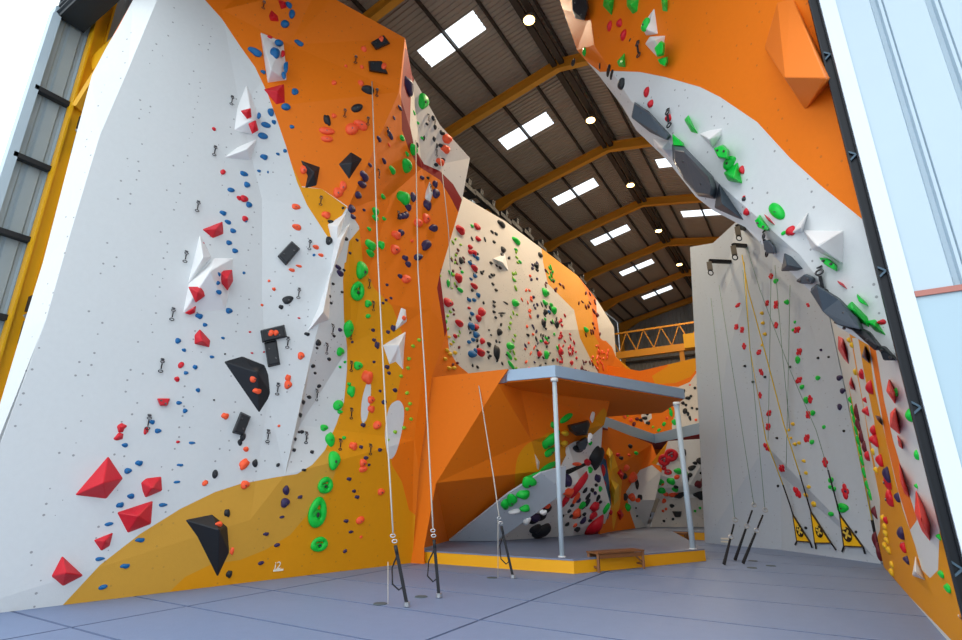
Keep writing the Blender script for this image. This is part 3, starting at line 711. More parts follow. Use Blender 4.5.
V(L1,'red',[(268,15),(271,8),(279,15),(280,22),(270,21)],'small red volume above the tall white volume','small top red volume',.14,apex=(274,17))
V(L1,'red',[(277,-2),(286,0),(288,8),(281,10)],'topmost small red volume on the upper orange panel','topmost red volume',.12,apex=(283,4))
V(L1,'red',[(194,334),(200,327),(212,340),(211,348),(194,344)],'compact red volume left of the big black arrow-shaped volume','compact red volume',.2,apex=(202,341))
V(L1,'red',[(157,398),(171,398),(168,406),(160,406)],'small red trapezoid plate on the white wall','red trapezoid plate',.08)
V(L1,'red',[(116,425),(122,421),(130,425),(125,430),(125,433),(118,434)],'upper piece of the red zigzag pair on the white wall','upper zigzag volume',.1,apex=(121,428))
V(L1,'red',[(111,440),(119,431),(125,433),(124,440),(116,442)],'lower piece of the red zigzag pair on the white wall','lower zigzag volume',.1,apex=(120,436))
V(L1,'red',[(73,496),(109,454),(125,478),(107,500)],'biggest red volume, a kite shape at the lower left','big red kite volume',.35,apex=(103,483))
V(L1,'red',[(140,482),(146,477),(163,475),(164,491),(145,499),(142,492)],'dusky red chunky volume just right of the big red kite','dusky red volume',.22,apex=(152,488))
V(L1,'red',[(115,512),(155,499),(153,525),(127,535)],'large red volume touching the tip of the tan paint curve','tan-edge red volume',.25,apex=(138,516))
V(L1,'red',[(92,540),(115,531),(111,547),(101,553)],'small red volume between the lowest red ones, left of the tan curve','small low red volume',.16,apex=(105,541))
V(L1,'red',[(50,577),(62,554),(86,576),(63,588)],'lowest red volume near the floor at the far left','lowest red volume',.25,apex=(66,573))
V(L1,'black',[(220,360),(241,354),(266,364),(270,375),(272,395),(260,418)],'big black arrow-shaped volume pointing down on the white wall','black arrow volume',.22,apex=(257,372))
V(L1,'black',[(182,519),(212,513),(229,527),(231,555),(218,583)],'big black arrow-shaped volume low on the tan paint','low black volume',.25,apex=(219,530))
V(L1,'black',[(260,330),(285,324),(288,337),(262,343)],'horizontal bar of the black T-shaped pair','black T bar',.12)
V(L1,'black',[(264,342),(277,339),(281,365),(268,368)],'upright stem of the black T-shaped pair','black T stem',.12)
V(L1,'black',[(241,411),(252,416),(244,436),(232,433)],'small black tilted box below the black arrow volume','black tilted box',.14)
V(L1,'black',[(277,256),(292,240),(301,248),(286,266)],'black diamond plate alone on the upper white wall','black diamond plate',.14)
V(L1,'black',[(299,158),(321,166),(317,187),(304,190),(307,176)],'jagged black volume at the orange and yellow border','jagged black volume',.2,apex=(314,172))
V(L1,'black',[(337,164),(351,150),(364,158),(349,181)],'black diamond volume hanging at the crease, right of the jagged one','black crease diamond',.2,apex=(352,163))
V(L1,'black',[(370,42),(384,34),(391,43),(376,50)],'upper black tilted plate near the top orange edge','upper black plate',.12)
V(L1,'black',[(368,60),(382,60),(389,74),(369,71)],'lower black plate near the top orange edge','lower black plate',.12)
V(L1,'white',[(401,303),(407,307),(408,322),(394,333)],'slim white shard volume above the big white shard','slim white shard',.12,apex=(403,320))
V(L1,'white',[(382,345),(407,330),(405,350),(404,372),(396,363),(389,366)],'big white shard volume in the middle of the orange wall','big white shard',.3,apex=(399,345))
V(L1,'white',[(430,178),(434,193),(431,203),(424,199),(426,189)],'pale jagged volume below the pale upper panel','pale jagged volume',.12,apex=(430,192))
V(L1,'white',[(327,224),(348,210),(343,226),(336,258),(331,240)],'upper white spike volume on the prow of the wall','upper white spike',.3,apex=(338,226))
V(L1,'white',[(352,221),(343,250),(330,284),(332,262),(336,236)],'long white spike volume running down the prow','long white spike',.3,apex=(341,240))
V(L1,'white',[(333,262),(330,320),(306,334),(318,308)],'lower white spike volume on the prow crease','lower white spike',.25,apex=(323,312))

# ------------------------------------------------------------------ holds on the left wall
many(L1,'blue','231 190 7 5;223 213 7 5;228 222 7 5;233 231 6 5;229 243 6 5;235 251 6 5;221 262 7 6;229 311 7 6;199 316 8 6;205 325 5 4;178 341 6 6;184 350 5 4;223 338 4 3;212 357 5 3;195 367 5 5;186 373 5 4;198 390 5 5;179 403 6 4;185 411 5 5;152 422 6 5;158 431 7 5;125 445 7 5;192 443 7 3;139 463 8 6;128 471 8 6;180 465 7 3;177 482 7 3;131 496 8 6;120 505 8 6 20;163 505 9 4;109 524 9 4;140 540 10 5;100 559 10 4;125 566 10 5;103 587 9 5;244 174 8 5;247 185 6 6;249 205 6 6;259 171 4 3;268 172 2 3')
many(L1,'blue','218 274 6 5;217 283 6 5;219 292 6 5','b',.25)
many(L1,'blue','289 5 7 7;292 14 6 10 10;285 24 8 9;299 43 10 6 -20;255 52 14 8 -10;263 72 5 4;295 92 7 7;286 107 9 8 -20;271 112 7 9;266 125 10 6 -15;274 122 5 5;263 136 10 7 -20;292 127 5 4;285 151 4 4;278 154 4 3;264 157 8 6')
many(L1,'blue','279 43 8 7;275 53 9 12;286 67 5 13;284 75 5 8','b',.2)
many(L1,'blue','259 116 4 7','b',.2)
many(L1,'blue','244 273 3;246 221 3;314 255 3')
many(L1,'red','223 172 5 6;239 198 5;214 129 4;244 199 8 7;245 219 6 6;181 365 6 7;177 379 6 6;146 431 5 8;178 442 4 3;250 332 3 2;252 353 3 2;264 352 2 2;299 318 3 2')
many(L1,'red','270 37 5 3;283 54 4 7','b',.2)
many(L1,'black','368 90 13 9 15;357 108 13 8 30;327 120 7 12 20;329 241 7 9;331 222 7 5;288 300 12 8 30;281 307 5 5;215 474 6 9 15;227 513 6 9 15;229 574 6 8;243 437 6 9 -20;240 442 5 8;255 463 6 9;318 343 5 7 -30;307 334 6 4;317 348 3;299 432 3')
many(L1,'black','278 465 4;334 336 3;329 359 4;313 366 4;315 373 3;319 386 4;309 397 5 4;303 402 4;300 415 4;302 432 4;295 439 3;294 450 4;312 452 4;304 470 5 3;333 284 3;329 296 4;331 303 3;322 314 4;343 208 3;346 239 4;350 253 3;344 270 3;342 292 3;225 354 2;214 400 2')
many(L1,'salmon','296 207 9 6;297 227 10 7;316 247 7 5;321 255 6 4;292 270 7 4;299 266 7 3;269 281 3;274 289 4;262 305 3;301 356 7 8;288 378 6 8;288 385 8 9;225 416 8 7;246 449 6 6;244 464 9 13 -35;245 485 9 9;205 483 6 6;304 170 8 9;338 193 10 11;343 187 7 12;326 215 9 8;279 426 3')
many(L1,'salmon','271 333 6 7;276 333 5 6;254 379 9 8;257 391 9 6','b',.12)
many(L1,'salmon','219 524 8 6;232 551 4 8','b',.15)
many(L1,'salmon','327 131 16 8;327 139 12 7;352 129 13 13;361 125 15 11;334 116 5;334 83 5;361 83 6;362 67 4;364 49 6;346 66 3;418 223 8 9;426 219 7 10;396 235 9 9;395 250 9 10;406 279 9 9;412 241 3;389 145 3;367 377 11 15;371 400 7 8;371 409 7 8;377 425 8 9;353 446 8 9;363 463 7 8;363 469 8 7;381 492 7 7;360 520 8 8;361 537 3')
many(L1,'salmon','381 39 5 7;384 66 5 7;404 318 4 5','b',.12)
many(L1,'salmon','447 139 9 10;445 149 9 9;440 162 8 8')
many(L1,'purple','407 86 10 12;390 135 8 6;379 139 5 5;364 176 9 9;362 184 9 8 20;358 195 6 8;351 209 7 9;353 217 5;370 165 4;384 161 5 5;400 108 5 4;394 118 3;413 197 5 10 15;408 207 6 8;403 216 6 7;406 215 5 8;400 217 5 6;427 205 7 11;436 194 7 10;435 184 5 8;433 228 10 8 30;426 245 7 15 -40;418 257 9 7 20;405 258 6 6;408 264 6 7;401 233 6 7;400 276 5;364 210 3;422 178 4;387 285 3;391 298 3;386 300 3;383 303 3;357 240 3;350 253 3;352 342 3;340 330 4')
many(L1,'purple','338 267 7 5;340 273 7 7;286 490 7 11 10;285 503 9 10;377 345 5 8;393 328 5 7;388 332 4;374 362 3;387 367 5 5;389 373 4;380 391 3;395 390 5 5;384 402 5 5;363 425 5 5;361 447 4;380 450 4;366 458 5 4;369 465 3;349 479 5 4;354 491 4;357 497 5 4;346 521 5 4;351 532 5 3;345 551 4 4;300 497 5 4 20;282 517 5 3;266 534 6 4;277 545 6 4;261 563 6 4;373 330 4;374 340 4')
many(L1,'green','423 102 9 17;402 138 5 6;413 149 7 12;406 165 9 15;392 170 7 7;403 198 12 14;383 197 5;375 211 6 9;375 218 6 6;384 219 4;369 229 4;370 245 10 11;381 245 7 9;370 253 8 8;361 271 10 19;368 304 7 8;368 316 5;348 328 9 20;340 352 7 9;358 366 9 9;351 391 8 13;349 384 4;338 405 10 11;340 412 6 4;324 428 8 7;330 439 10 16;334 461 12 20;344 438 4;340 367 3;345 362 3;407 154 4;414 113 3;418 123 3;422 138 3')
many(L1,'green','357 291 13 20;325 485 15 17;317 512 18 31;319 544 17 15','r')
many(L1,'lime','419 340 4;413 346 4;409 359 4;408 368 4;401 376 4;407 393 4;410 404 4;407 409 4;411 419 4;404 428 4;395 432 4;388 440 3')
many(L1,'black','442 133 5;441 146 5;436 165 4;443 160 4;427 124 3;433 118 3 6;435 127 3 6;434 139 3 6;437 146 2 6;424 138 2 7;417 145 3;428 178 3')

# ------------------------------------------------------------------ far left wall: listed ones, then rows of tiny holds
many(L2,'red','460 230 8 9;458 278 6 10;474 268 6 7;474 286 7 6;481 312 6 10;478 318 5 8;474 253 4 6;470 247 4 5;470 252 4 5;477 227 6 6;478 239 5 5;476 327 5 6;482 341 4 7;480 352 9 9;459 323 8 8;448 303 9 9;455 336 4 5;469 308 3;546 343 4;539 354 4 7;560 352 4 9 -25')
many(L2,'blue','471 326 6 8;476 335 6 7;473 340 4;469 342 4;472 354 8 8;476 351 5;469 300 4 4;474 300 4 4;478 295 4 5;471 279 3;475 276 4;474 256 3;477 258 4;470 263 4;474 266 4;472 314 4;478 320 3;549 312 3')
many(L2,'black','501 224 7 6;492 232 3;496 234 3;494 242 3;503 250 4 6;502 255 3;491 263 3;500 268 3;492 275 3;490 277 3;496 290 3;494 302 3;494 306 3;494 312 3;502 313 8 2 15;506 303 5 2;499 332 4 8;496 352 5 16;489 344 4;488 352 3;490 356 3;491 335 2;489 330 2;461 261 4 7;543 323 3 9;556 324 3 7;545 312 3 6;540 255 4 5;536 266 4 5;537 270 3;528 335 3')
many(L2,'green','516 241 7 6;515 303 6 8;510 346 7 8;509 356 6 5 -30;511 365 7 5 -30;545 293 6 8;545 303 5 5;546 355 4 9 20;553 310 4 8;551 305 3 4;450 273 4 4 -30;448 283 3 9;514 280 3;516 250 3;520 262 3;460 290 6 5;541 341 3;546 338 3;472 226 3;462 272 3;444 321 6 6;438 330 3')
many(L2,'yellow','447 350 4;450 354 4;455 353 4;449 368 4;454 368 4;445 359 4;449 337 3;451 344 3')
rs = random.Random(11)
def column(wall, colour, x, y0, y1, n, spread, group, label, sizes=(2, 3.2)):
    for _ in range(n):
        t = rs.random(); xx = x+rs.gauss(0, spread); yy = y0+(y1-y0)*t
        if not inside((xx, yy), wall.out): continue
        place(wall, colour, xx, yy, rs.uniform(*sizes), rs.uniform(*sizes)*1.1, rs.uniform(-60, 60), 'f')
        TINY.append(HOLDS.pop()[0])
column(L2,'maroon',456,250,365,16,3.5,'tiny dark red holds in the first column of the pale far wall','tiny dark red hold in the column nearest the orange edge, pale far wall')
column(L2,'lime',452,235,345,18,5,'tiny lime holds at the near end of the pale far wall','tiny lime hold scattered at the near end of the pale far wall')
column(L2,'black',474,235,368,22,4,'tiny black holds beside the blue column of the pale far wall','tiny black hold among the blue holds, pale far wall')
column(L2,'black',493,228,368,20,7,'tiny black holds in the middle black column of the pale far wall','tiny black hold in the black column mid pale far wall')
column(L2,'lime',514,250,372,20,2.5,'tiny lime holds below the green jugs of the pale far wall','tiny lime hold in the green column, pale far wall')
column(L2,'salmon',528,275,372,18,2.2,'tiny salmon holds in the salmon column of the pale far wall','tiny salmon hold in the salmon column, pale far wall')
column(L2,'purple',534,255,372,18,2.5,'tiny purple holds right of the salmon column, pale far wall','tiny purple hold right of the salmon column, pale far wall')
column(L2,'black',548,300,372,26,5,'tiny black holds before the ochre band of the pale far wall','tiny black hold just before the ochre band, pale far wall')
column(L2,'green',551,305,350,8,4,'tiny green holds before the ochre band of the pale far wall','tiny green hold just before the ochre band, pale far wall')
column(L2,'red',561,315,372,26,2,'tiny red holds in the straight red column of the pale far wall','tiny red hold in the straight column under the ochre band')
column(L2,'red',572,330,374,18,3,'tiny red holds at the foot of the ochre band','tiny red hold at the foot of the ochre band')
column(L2,'maroon',585,358,380,16,4,'tiny maroon holds at the far foot of the pale far wall','tiny maroon hold at the far foot of the pale wall')
column(L2,'maroon',560,270,292,10,8,'tiny maroon holds high on the ochre band','tiny maroon hold high on the ochre band')
column(L2,'maroon',590,290,345,20,5,'tiny maroon holds on the far orange strip','tiny maroon hold on the far orange strip')
column(L2,'green',549,266,282,8,2.5,'tiny green holds at the top of the ochre band','tiny green hold at the top of the ochre band')
column(L2,'salmon',601,345,378,24,4,'tiny salmon holds on the last orange curve','tiny salmon hold on the last orange curve')
many(L2,'green','586 330 5 5')
V(L2,'white',[(492,258),(506,253),(510,272)],'faint pale triangular volume high on the pale far wall','faint pale volume',.25,apex=(502,262))

# ------------------------------------------------------------------ right overhang
V(OH,'green',[(602,-3),(614,-3),(611,17),(601,6)],'green wedge volume nearest the roof edge at the top','left green wedge',.22,apex=(609,3))
V(OH,'green',[(625,-3),(639,-3),(637,12),(632,15),(625,6)],'green wedge volume beside the white shards at the very top','middle green wedge',.22,apex=(630,5))
V(OH,'green',[(659,-3),(667,-3),(667,13),(661,12)],'slim green volume just right of the upper white shard','slim green volume',.15,apex=(664,3))
V(OH,'green',[(615,61),(624,51),(625,68),(617,67)],'green pointed volume just above the white paint curve','pointed green volume',.18,apex=(622,62))
V(OH,'white',[(639,26),(654,5),(658,34),(645,36)],'upper white shard volume on the orange overhang','upper white shard',.22,apex=(647,30))
V(OH,'white',[(643,44),(648,36),(665,35),(662,55),(656,58)],'lower white shard volume on the orange overhang','lower white shard',.3,apex=(654,40))
V(OH,'green',[(653,48),(660,40),(664,43),(663,55),(656,57)],'green rounded volume on the lower white shard','shard green volume',.15,off=.2)
V(OH,'green',[(656,59),(667,56),(667,62),(665,67),(659,64)],'green cap volume just below the lower white shard','green cap volume',.2)
many(OH,'green','646 25 7 11 20','b',.15)
many(OH,'red','610 26 4 10;620 23 4 10;624 35 5 10;647 92 5 10;651 104 5 8;669 118 5 9;742 170 5 10;747 212 5 6;744 197 3;882 322 10 6')
V(OH,'green',[(682,119),(687,113),(692,124),(698,135),(690,133)],'green curved volume left of the first white prism','green curved volume',.2,apex=(690,124))
V(OH,'green',[(671,133),(683,143),(684,147),(672,146)],'green flat volume on the edge above the grey volume','green edge plate',.12)
V(OH,'green',[(712,148),(722,144),(728,150),(728,160),(717,158)],'upper green boulder of the cluster on the white overhang','upper green boulder',.3)
V(OH,'green',[(721,172),(737,160),(742,184),(726,181)],'large green volume under the green boulder cluster','large green volume',.25,apex=(733,178))
V(OH,'white',[(697,133),(709,129),(722,127),(721,135),(712,150)],'white prism volume beside the green boulders','first white prism',.3,apex=(709,139))
many(OH,'green','777 211 11 24 38;730 163 12 13;784 233 6 4')
V(OH,'green',[(754,220),(758,215),(768,229),(767,232),(757,228)],'green lobe volume on the crease below the long green hold','green crease lobe',.18)
V(OH,'green',[(817,257),(827,258),(836,265),(836,272),(824,265)],'green slab volume under the big white prism pair','green slab under prism',.18)
V(OH,'green',[(855,293),(864,301),(868,307),(858,302)],'thin green blade volume near the lower black volumes','thin green blade',.12)
V(OH,'green',[(842,308),(850,300),(868,318),(870,330),(850,318)],'big green blade volume next to the lower black volume','big green blade',.25,apex=(852,309))
V(OH,'green',[(862,320),(874,318),(887,338),(873,332)],'lowest green blade volume at the tip of the overhang','lowest green blade',.15,apex=(874,325))
V(OH,'red',[(761,212),(769,218),(776,227),(768,222)],'red blade volume left of the red ball','red blade volume',.12,apex=(767,219))
V(OH,'red',[(834,279),(842,283),(848,291),(837,284)],'red wedge volume below the big white prism','red wedge volume',.12,apex=(840,284))
many(OH,'red','791 231 10 11','b')
V(OH,'white',[(808,209),(801,233),(788,234)],'slim white prism volume at the red ball','slim white prism',.25,apex=(800,228))
V(OH,'white',[(801,229),(839,230),(843,229),(843,265),(810,249)],'big white prism volume on the white overhang','big white prism',.55,apex=(817,246))
V(OH,'tangerine',[(762,46),(775,-2),(790,-6),(832,79),(804,110),(783,78)],'large orange volume at the top right of the overhang','large orange volume',.8,ridge=[[(784,77,.55),(826,78,.55)],[(0,1,2,7,6),(2,3,7),(3,4,7),(4,6,7),(4,5,6),(5,0,6)]])
V(OH,'grey',[(633,102),(648,112),(670,136),(667,141),(650,133),(630,117)],'dark grey blade volume on the overhang edge, highest of the lower row','top grey blade',.25,shrink=.93)
V(OH,'grey',[(670,144),(682,146),(712,177),(716,190),(714,200),(697,197),(682,180),(671,160)],'broad dark grey bulging volume under the green boulder cluster, overhang edge','bulging grey volume',.35,shrink=.8)
V(OH,'grey',[(717,180),(745,223),(734,219),(712,209),(714,196)],'long dark grey wedge volume tapering beside the bulging grey one','tapering grey wedge',.25,apex=(722,204))
V(OH,'white',[(650,137),(668,140),(672,152),(670,160),(652,147)],'small white volume between two dark grey ones, overhang edge','edge white volume',.2,apex=(662,148))
V(OH,'grey',[(762,241),(768,240),(774,247),(775,254),(766,254)],'small rounded dark grey volume on the overhang edge','small grey volume',.2,shrink=.93)
V(OH,'grey',[(782,252),(790,256),(803,270),(796,272),(779,272)],'chunky dark grey volume in the middle of the overhang edge','chunky grey volume',.25,apex=(787,265))
V(OH,'grey',[(795,281),(804,274),(813,278),(812,284),(800,284)],'short dark grey volume below the chunky grey one','short grey volume',.22,shrink=.93)
V(OH,'grey',[(808,290),(815,284),(838,299),(857,318),(862,331),(838,326),(822,312)],'broad dark grey volume beside the big green blade','broad grey volume',.3,shrink=.93)
V(OH,'black',[(831,322),(840,320),(868,332),(880,347),(876,352),(852,330)],'black blade volume running under the lowest green blade','black blade volume',.2,shrink=.93)
V(OH,'black',[(878,346),(884,347),(897,361),(883,361)],'black volume at the very tip of the overhang','black tip volume',.2,shrink=.93)
V(OH,'black',[(571,-4),(586,-4),(588,8),(584,21),(575,19),(572,11)],'black volume on the upper left lip of the overhang','black lip volume',.25,shrink=.93)
many(OH,'black','609 70 7 5;612 74 6 4;622 84 6 11 30;600 66 3;744 199 4 5;574 62 4 6;630 40 2')
many(OH,'green','585 52 4 6;667 135 4 6')

# ------------------------------------------------------------------ right wall
V(RW,'red',[(836,334),(842,337),(847,355),(849,369),(843,362),(836,350)],'tall red blade volume by the grey wall corner, right wall','corner red blade',.12,apex=(841,345))
V(RW,'red',[(850,374),(855,392),(849,390),(847,383)],'small red volume below the corner red blade','small corner red volume',.1,apex=(850,385))
V(RW,'purple',[(863,343),(868,365),(859,357)],'purple wedge volume under the black blade volume','upper purple wedge',.15,apex=(864,356))
V(RW,'purple',[(872,414),(879,416),(881,427)],'purple wedge volume in the middle of the right wall','lower purple wedge',.12,apex=(877,420))
V(RW,'scarlet',[(886,377),(894,393),(893,406),(883,391)],'upper bright red diamond volume on the white strip','upper red diamond',.2,apex=(889,392))
V(RW,'scarlet',[(893,406),(898,430),(898,437),(887,428),(887,413)],'middle bright red volume under the upper red diamond','middle red diamond',.2,apex=(892,417))
V(RW,'scarlet',[(894,433),(899,440),(901,451),(896,447)],'small bright red volume under the middle red diamond','small red diamond',.14,apex=(898,442))
V(RW,'scarlet',[(896,459),(907,492),(908,500),(902,495),(897,480)],'long red volume at the ochre edge above the biggest diamond','long red volume',.16,apex=(901,483))
V(RW,'scarlet',[(912,486),(922,507),(928,525),(928,544),(919,532),(911,512)],'biggest bright red diamond volume low on the white strip','biggest red diamond',.2,apex=(921,520))
V(RW,'white',[(913,552),(925,582),(909,576)],'white triangle volume low on the ochre right wall','white triangle volume',.12,apex=(915,572))
V(RW,'white',[(953,612),(958,615),(959,622)],'tiny white triangle volume low by the door guide','tiny white triangle',.08,apex=(957,616))
many(RW,'red','863 374 5 5;872 387 5 7;868 411 5 5;875 430 4 5;877 440 5 7;882 460 4 6;892 498 5 8;869 456 4;890 481 5 8;905 547 3 5;866 400 3;887 520 3')
many(RW,'purple','903 533 5 6;889 474 4 8;899 497 3 5;908 560 4 4;904 545 3')
many(RW,'green','897 392 4 5;911 415 4 8;918 455 3 6;940 537 3 4;942 574 7 4;949 588 6 5;917 486 3')
many(RW,'yellow','884 518 3;886 527 3;887 533 3;888 540 3;886 546 3;890 550 3;893 565 3;893 572 3;877 470 3;874 452 3;856 372 3;853 345 3;850 340 3')
many(RW,'green','851 400 2 3;853 410 2 4;855 420 2 4;857 430 2 4;859 440 2 4;861 450 2 4;863 460 2 4;865 472 2 4;868 485 2 4;871 495 2 4')
many(RW,'maroon','858 412 3 7;860 425 3 8;863 437 3 6;866 447 3 5;876 512 3 5;877 540 3 6;880 552 3 6')

# ------------------------------------------------------------------ grey wall
many(GW,'red','736 327 5 8;742 330 5 9;776 325 6 8;797 330 8 9;744 346 6 8;759 352 6 8;799 352 7 10;761 372 5 10;799 380 8 9;760 395 5 8;810 399 7 10;769 413 6 9;808 415 6 11;768 427 6 10;807 438 7 12;767 447 6 11;825 462 8 12;782 468 7 9;797 492 8 15;845 491 10 18;771 276 7 7;767 303 5 9;776 305 6 12;738 305 6 6;808 305 4 7;776 324 4;822 322 4 10;737 328 4','x')
many(GW,'green','776 281 5 5;787 302 5 6;798 360 5 8;818 378 5 5;802 387 5;806 400 5 8;813 413 5 6;824 427 4;812 442 5;831 480 6 6;834 489 5 5;843 508 12 10;831 514 6 4;830 487 4;793 330 3;795 322 3')
many(GW,'purple','840 378 7 6;843 391 6 6;840 407 5 7;821 350 3;846 492 4')
many(GW,'yellow','762 313 4;763 323 4;765 334 4;762 345 3;795 444 4;793 424 4;799 443 4;804 461 4;806 473 4;809 487 4;789 430 3;791 438 3;806 495 4;814 504 5')
many(GW,'black','778 486 3;830 487 3;856 532 3;806 528 3;818 358 3;829 357 3;790 367 3;765 377 3;777 438 3;844 431 3;753 382 3;745 366 3')

# ------------------------------------------------------------------ boulders under the landing
many(BL,'green','566 418 14 7 25;553 425 5 8;549 440 9 19 -28;550 452 12 8 20;547 468 14 6 25;535 476 16 7 25')
many(SL,'green','529 482 15 11 -10;523 494 14 9 10;512 500 11 12;505 504 9 12;525 508 11 8 10')
V(BL,'black',[(568,425),(589,420),(591,424),(588,435),(577,436),(570,431)],'black rounded bucket volume under the landing','black bucket volume',.35,off=.05)
V(BL,'white',[(535,452),(541,462),(540,472),(538,470)],'white shard volume on the orange block','cave white shard',.15,apex=(538,463))
many(BL,'yellow','565 433 7 5;564 443 6 4;542 480 3')
many(BL,'white','592 417 4 12 10')
many(SL,'white','515 511 14 5 15;527 521 7 9 -30;543 512 8 5;590 438 5 10')
many(B3,'black','533 519 8 6;541 515 8 8;541 530 16 9 40;535 528 9 7;549 498 7 12 -30;553 486 7 7;553 476 5 8;547 508 7 6;578 448 11 8;595 457 11 22;577 529 5 4;587 502 4 7;597 508 3')
many(B3,'purple','535 517 10 7;567 480 9 14 40;597 478 5 9;583 520 4 6;583 507 3 4;595 493 3 4;578 500 4 4')
many(B3,'red','579 484 6 22 -15;594 506 7 8;593 515 6 6;594 524 8 12;595 532 10 5;565 500 5 12;542 506 6 5;587 462 6 8')
many(B3,'salmon','568 492 9 7;576 513 7 10;577 464 9 4;576 498 4 9;575 525 3;547 506 5 5')
many(B3,'green','590 470 4 7;582 505 5 6;590 443 3 4;606 508 4 9;600 489 3 6')
many(B3,'black','588 496 3 6;592 490 3 5;596 485 3 4;585 490 3 5;569 511 3;571 516 3;567 524 3;584 514 3;598 498 3 6 20;579 516 3;572 505 3;586 478 3;600 502 3;566 486 3;590 520 3;563 505 3;562 516 3')
V(B3,'grey',[(576,443),(586,437),(590,440),(586,450),(580,452)],'dark grey cup volume on the upper white boulder','grey cup volume',.3)
V(B4,'red',[(617,473),(621,468),(626,475),(623,482)],'dark red volume high in the orange boulder corner','corner red volume',.2,apex=(622,475))
V(B4,'red',[(617,512),(621,508),(625,515),(621,521)],'dark red volume low in the orange boulder corner','low corner red volume',.2,apex=(621,515))
V(B4,'yellow',[(606,452),(609,446),(614,452),(612,475),(609,470)],'yellow tall shard volume in the boulder corner','yellow tall shard',.3,apex=(610,458))
V(B4,'yellow',[(611,478),(620,484),(620,500),(614,508),(611,495)],'yellow broad shard volume in the boulder corner','yellow broad shard',.3,apex=(615,490))
many(B4,'salmon','626 468 5 6;632 477 6 10;632 497 8 9;638 500 5 5;629 455 3')
many(B4,'red','603 470 3 12;604 485 3 10;610 512 4 6;618 455 4')
many(B4,'green','627 507 4 9;636 453 4;606 508 4 7')
many(B4,'black','624 476 5 6;637 484 4 12;630 446 4 5;640 497 5 6;625 497 4 8;621 458 4;636 508 2;637 516 2')
many(B5,'red','671 455 14 13 30;664 460 12 12;664 468 5 5;668 472 8 6','r')
many(B5,'salmon','656 478 6 7;662 483 5;677 477 6 5;672 494 6 4;666 494 6 4;664 501 4 6 -30;666 509 3;663 511 3;677 494 4')
many(B5,'green','678 471 9 7;671 481 9 7;661 482 7 6;662 490 9 5;675 489 7 4;686 473 4 6')
many(B5,'black','700 461 7 7 45;692 468 9 5 20;695 463 5 4;687 479 5 8;679 494 8 6 -20;699 493 13 7 -10;701 473 3;676 487 5 4;634 484 3 8;649 511 4 12;644 497 4 10;672 506 5 4;673 519 3;664 521 3;684 452 4 8;690 475 5')
many(B5,'maroon','704 480 7 8;698 484 7 8;711 500 4 8;716 520 3 5;640 510 3')
V(B5,'black',[(672,511),(682,511),(681,517),(675,517)],'black bucket volume on the low pale panel','black low bucket',.2)
many(B5,'green','700 508 3;708 511 3;695 511 3')
# wall on the far landing
many(L5,'black','684 391 3 4;688 398 6 4;695 388 3;691 396 3;685 411 5 6;688 414 3 5;690 418 3 6;697 409 3;700 414 3;647 413 4 5;645 418 6 4;648 423 5 4;683 403 4;692 408 3;703 413 3 4;686 405 3;641 420 4')
many(L5,'green','671 413 4 8;674 422 5 7;664 424 5 4 30;659 430 5 3 30;670 409 3')
many(L5,'salmon','666 406 3 5;661 408 4 6;690 385 2;696 420 3;667 418 3;631 420 4 4;625 416 4 6')
many(L5,'lime','676 417 3;653 427 3;627 413 4 8')
many(L5,'maroon','634 424 4 5;637 419 4;640 413 3;656 404 3;663 402 4')

# ------------------------------------------------------------------ labels for the holds, each naming the nearest landmark and its place in its colour
ORD = ['first','second','third','fourth','fifth','sixth','seventh','eighth','ninth','tenth','eleventh','twelfth','thirteenth','fourteenth','fifteenth','sixteenth','seventeenth','eighteenth','nineteenth']
TENS = {20:'twent',30:'thirt',40:'fort',50:'fift',60:'sixt',70:'sevent'}
def ordn(i):
    if i < 19: return ORD[i]
    n = i+1; t = n//10*10
    return TENS[t]+('ieth' if n == t else 'y-'+ORD[n-t-1])
CW = {'lime': 'lime', 'salmon': 'salmon'}
by = {}
for r in HOLDS: by.setdefault((r[1].title, r[2]), []).append(r)
for (title, colour), rows in by.items():
    rows.sort(key=lambda r: (r[4], r[3]))
    for i, r in enumerate(rows):
        o, wall, c, x, y, sz, _m, shape = r
        best = None
        for short, vx, vy, w in VOLS:
            if w is wall:
                d = math.hypot(vx-x, vy-y)
                if best is None or d < best[0]: best = (d, short, vx, vy)
        size = 'large' if sz > 11 else 'small' if sz < 6 else 'mid-sized'
        if title == 'tall left wall': size = 'large' if sz > 11 else 'tiny' if sz < 4.5 else 'small' if sz < 8 else 'mid-sized'
        lab = '%s %s %s' % (size, colour, shape)
        if best and best[0] < 45:
            dx, dy = x-best[2], y-best[3]
            rel = 'on the' if best[0] < 6 else (('below the' if dy > 0 else 'above the') if abs(dy) > abs(dx) else ('right of the' if dx > 0 else 'left of the'))
            lab += ' %s %s' % (rel, best[1])
        nth = '%s %s from the top of the %s' % (ordn(i), 'one', title) if False else ''
        tail = ', %s %s one down the %s' % (ordn(i), colour, title)
        full = lab+tail
        if len(full.split()) > 16: full = '%s %s %s' % (size, colour, shape)+(' near the %s' % best[1] if len(best[1].split()) < 4 else '')+tail
        if len(full.split()) > 16: full = '%s %s %s' % (size, colour, shape)+tail
        tag(o, full, 'climbing hold', '%s holds on the %s' % (colour, title))

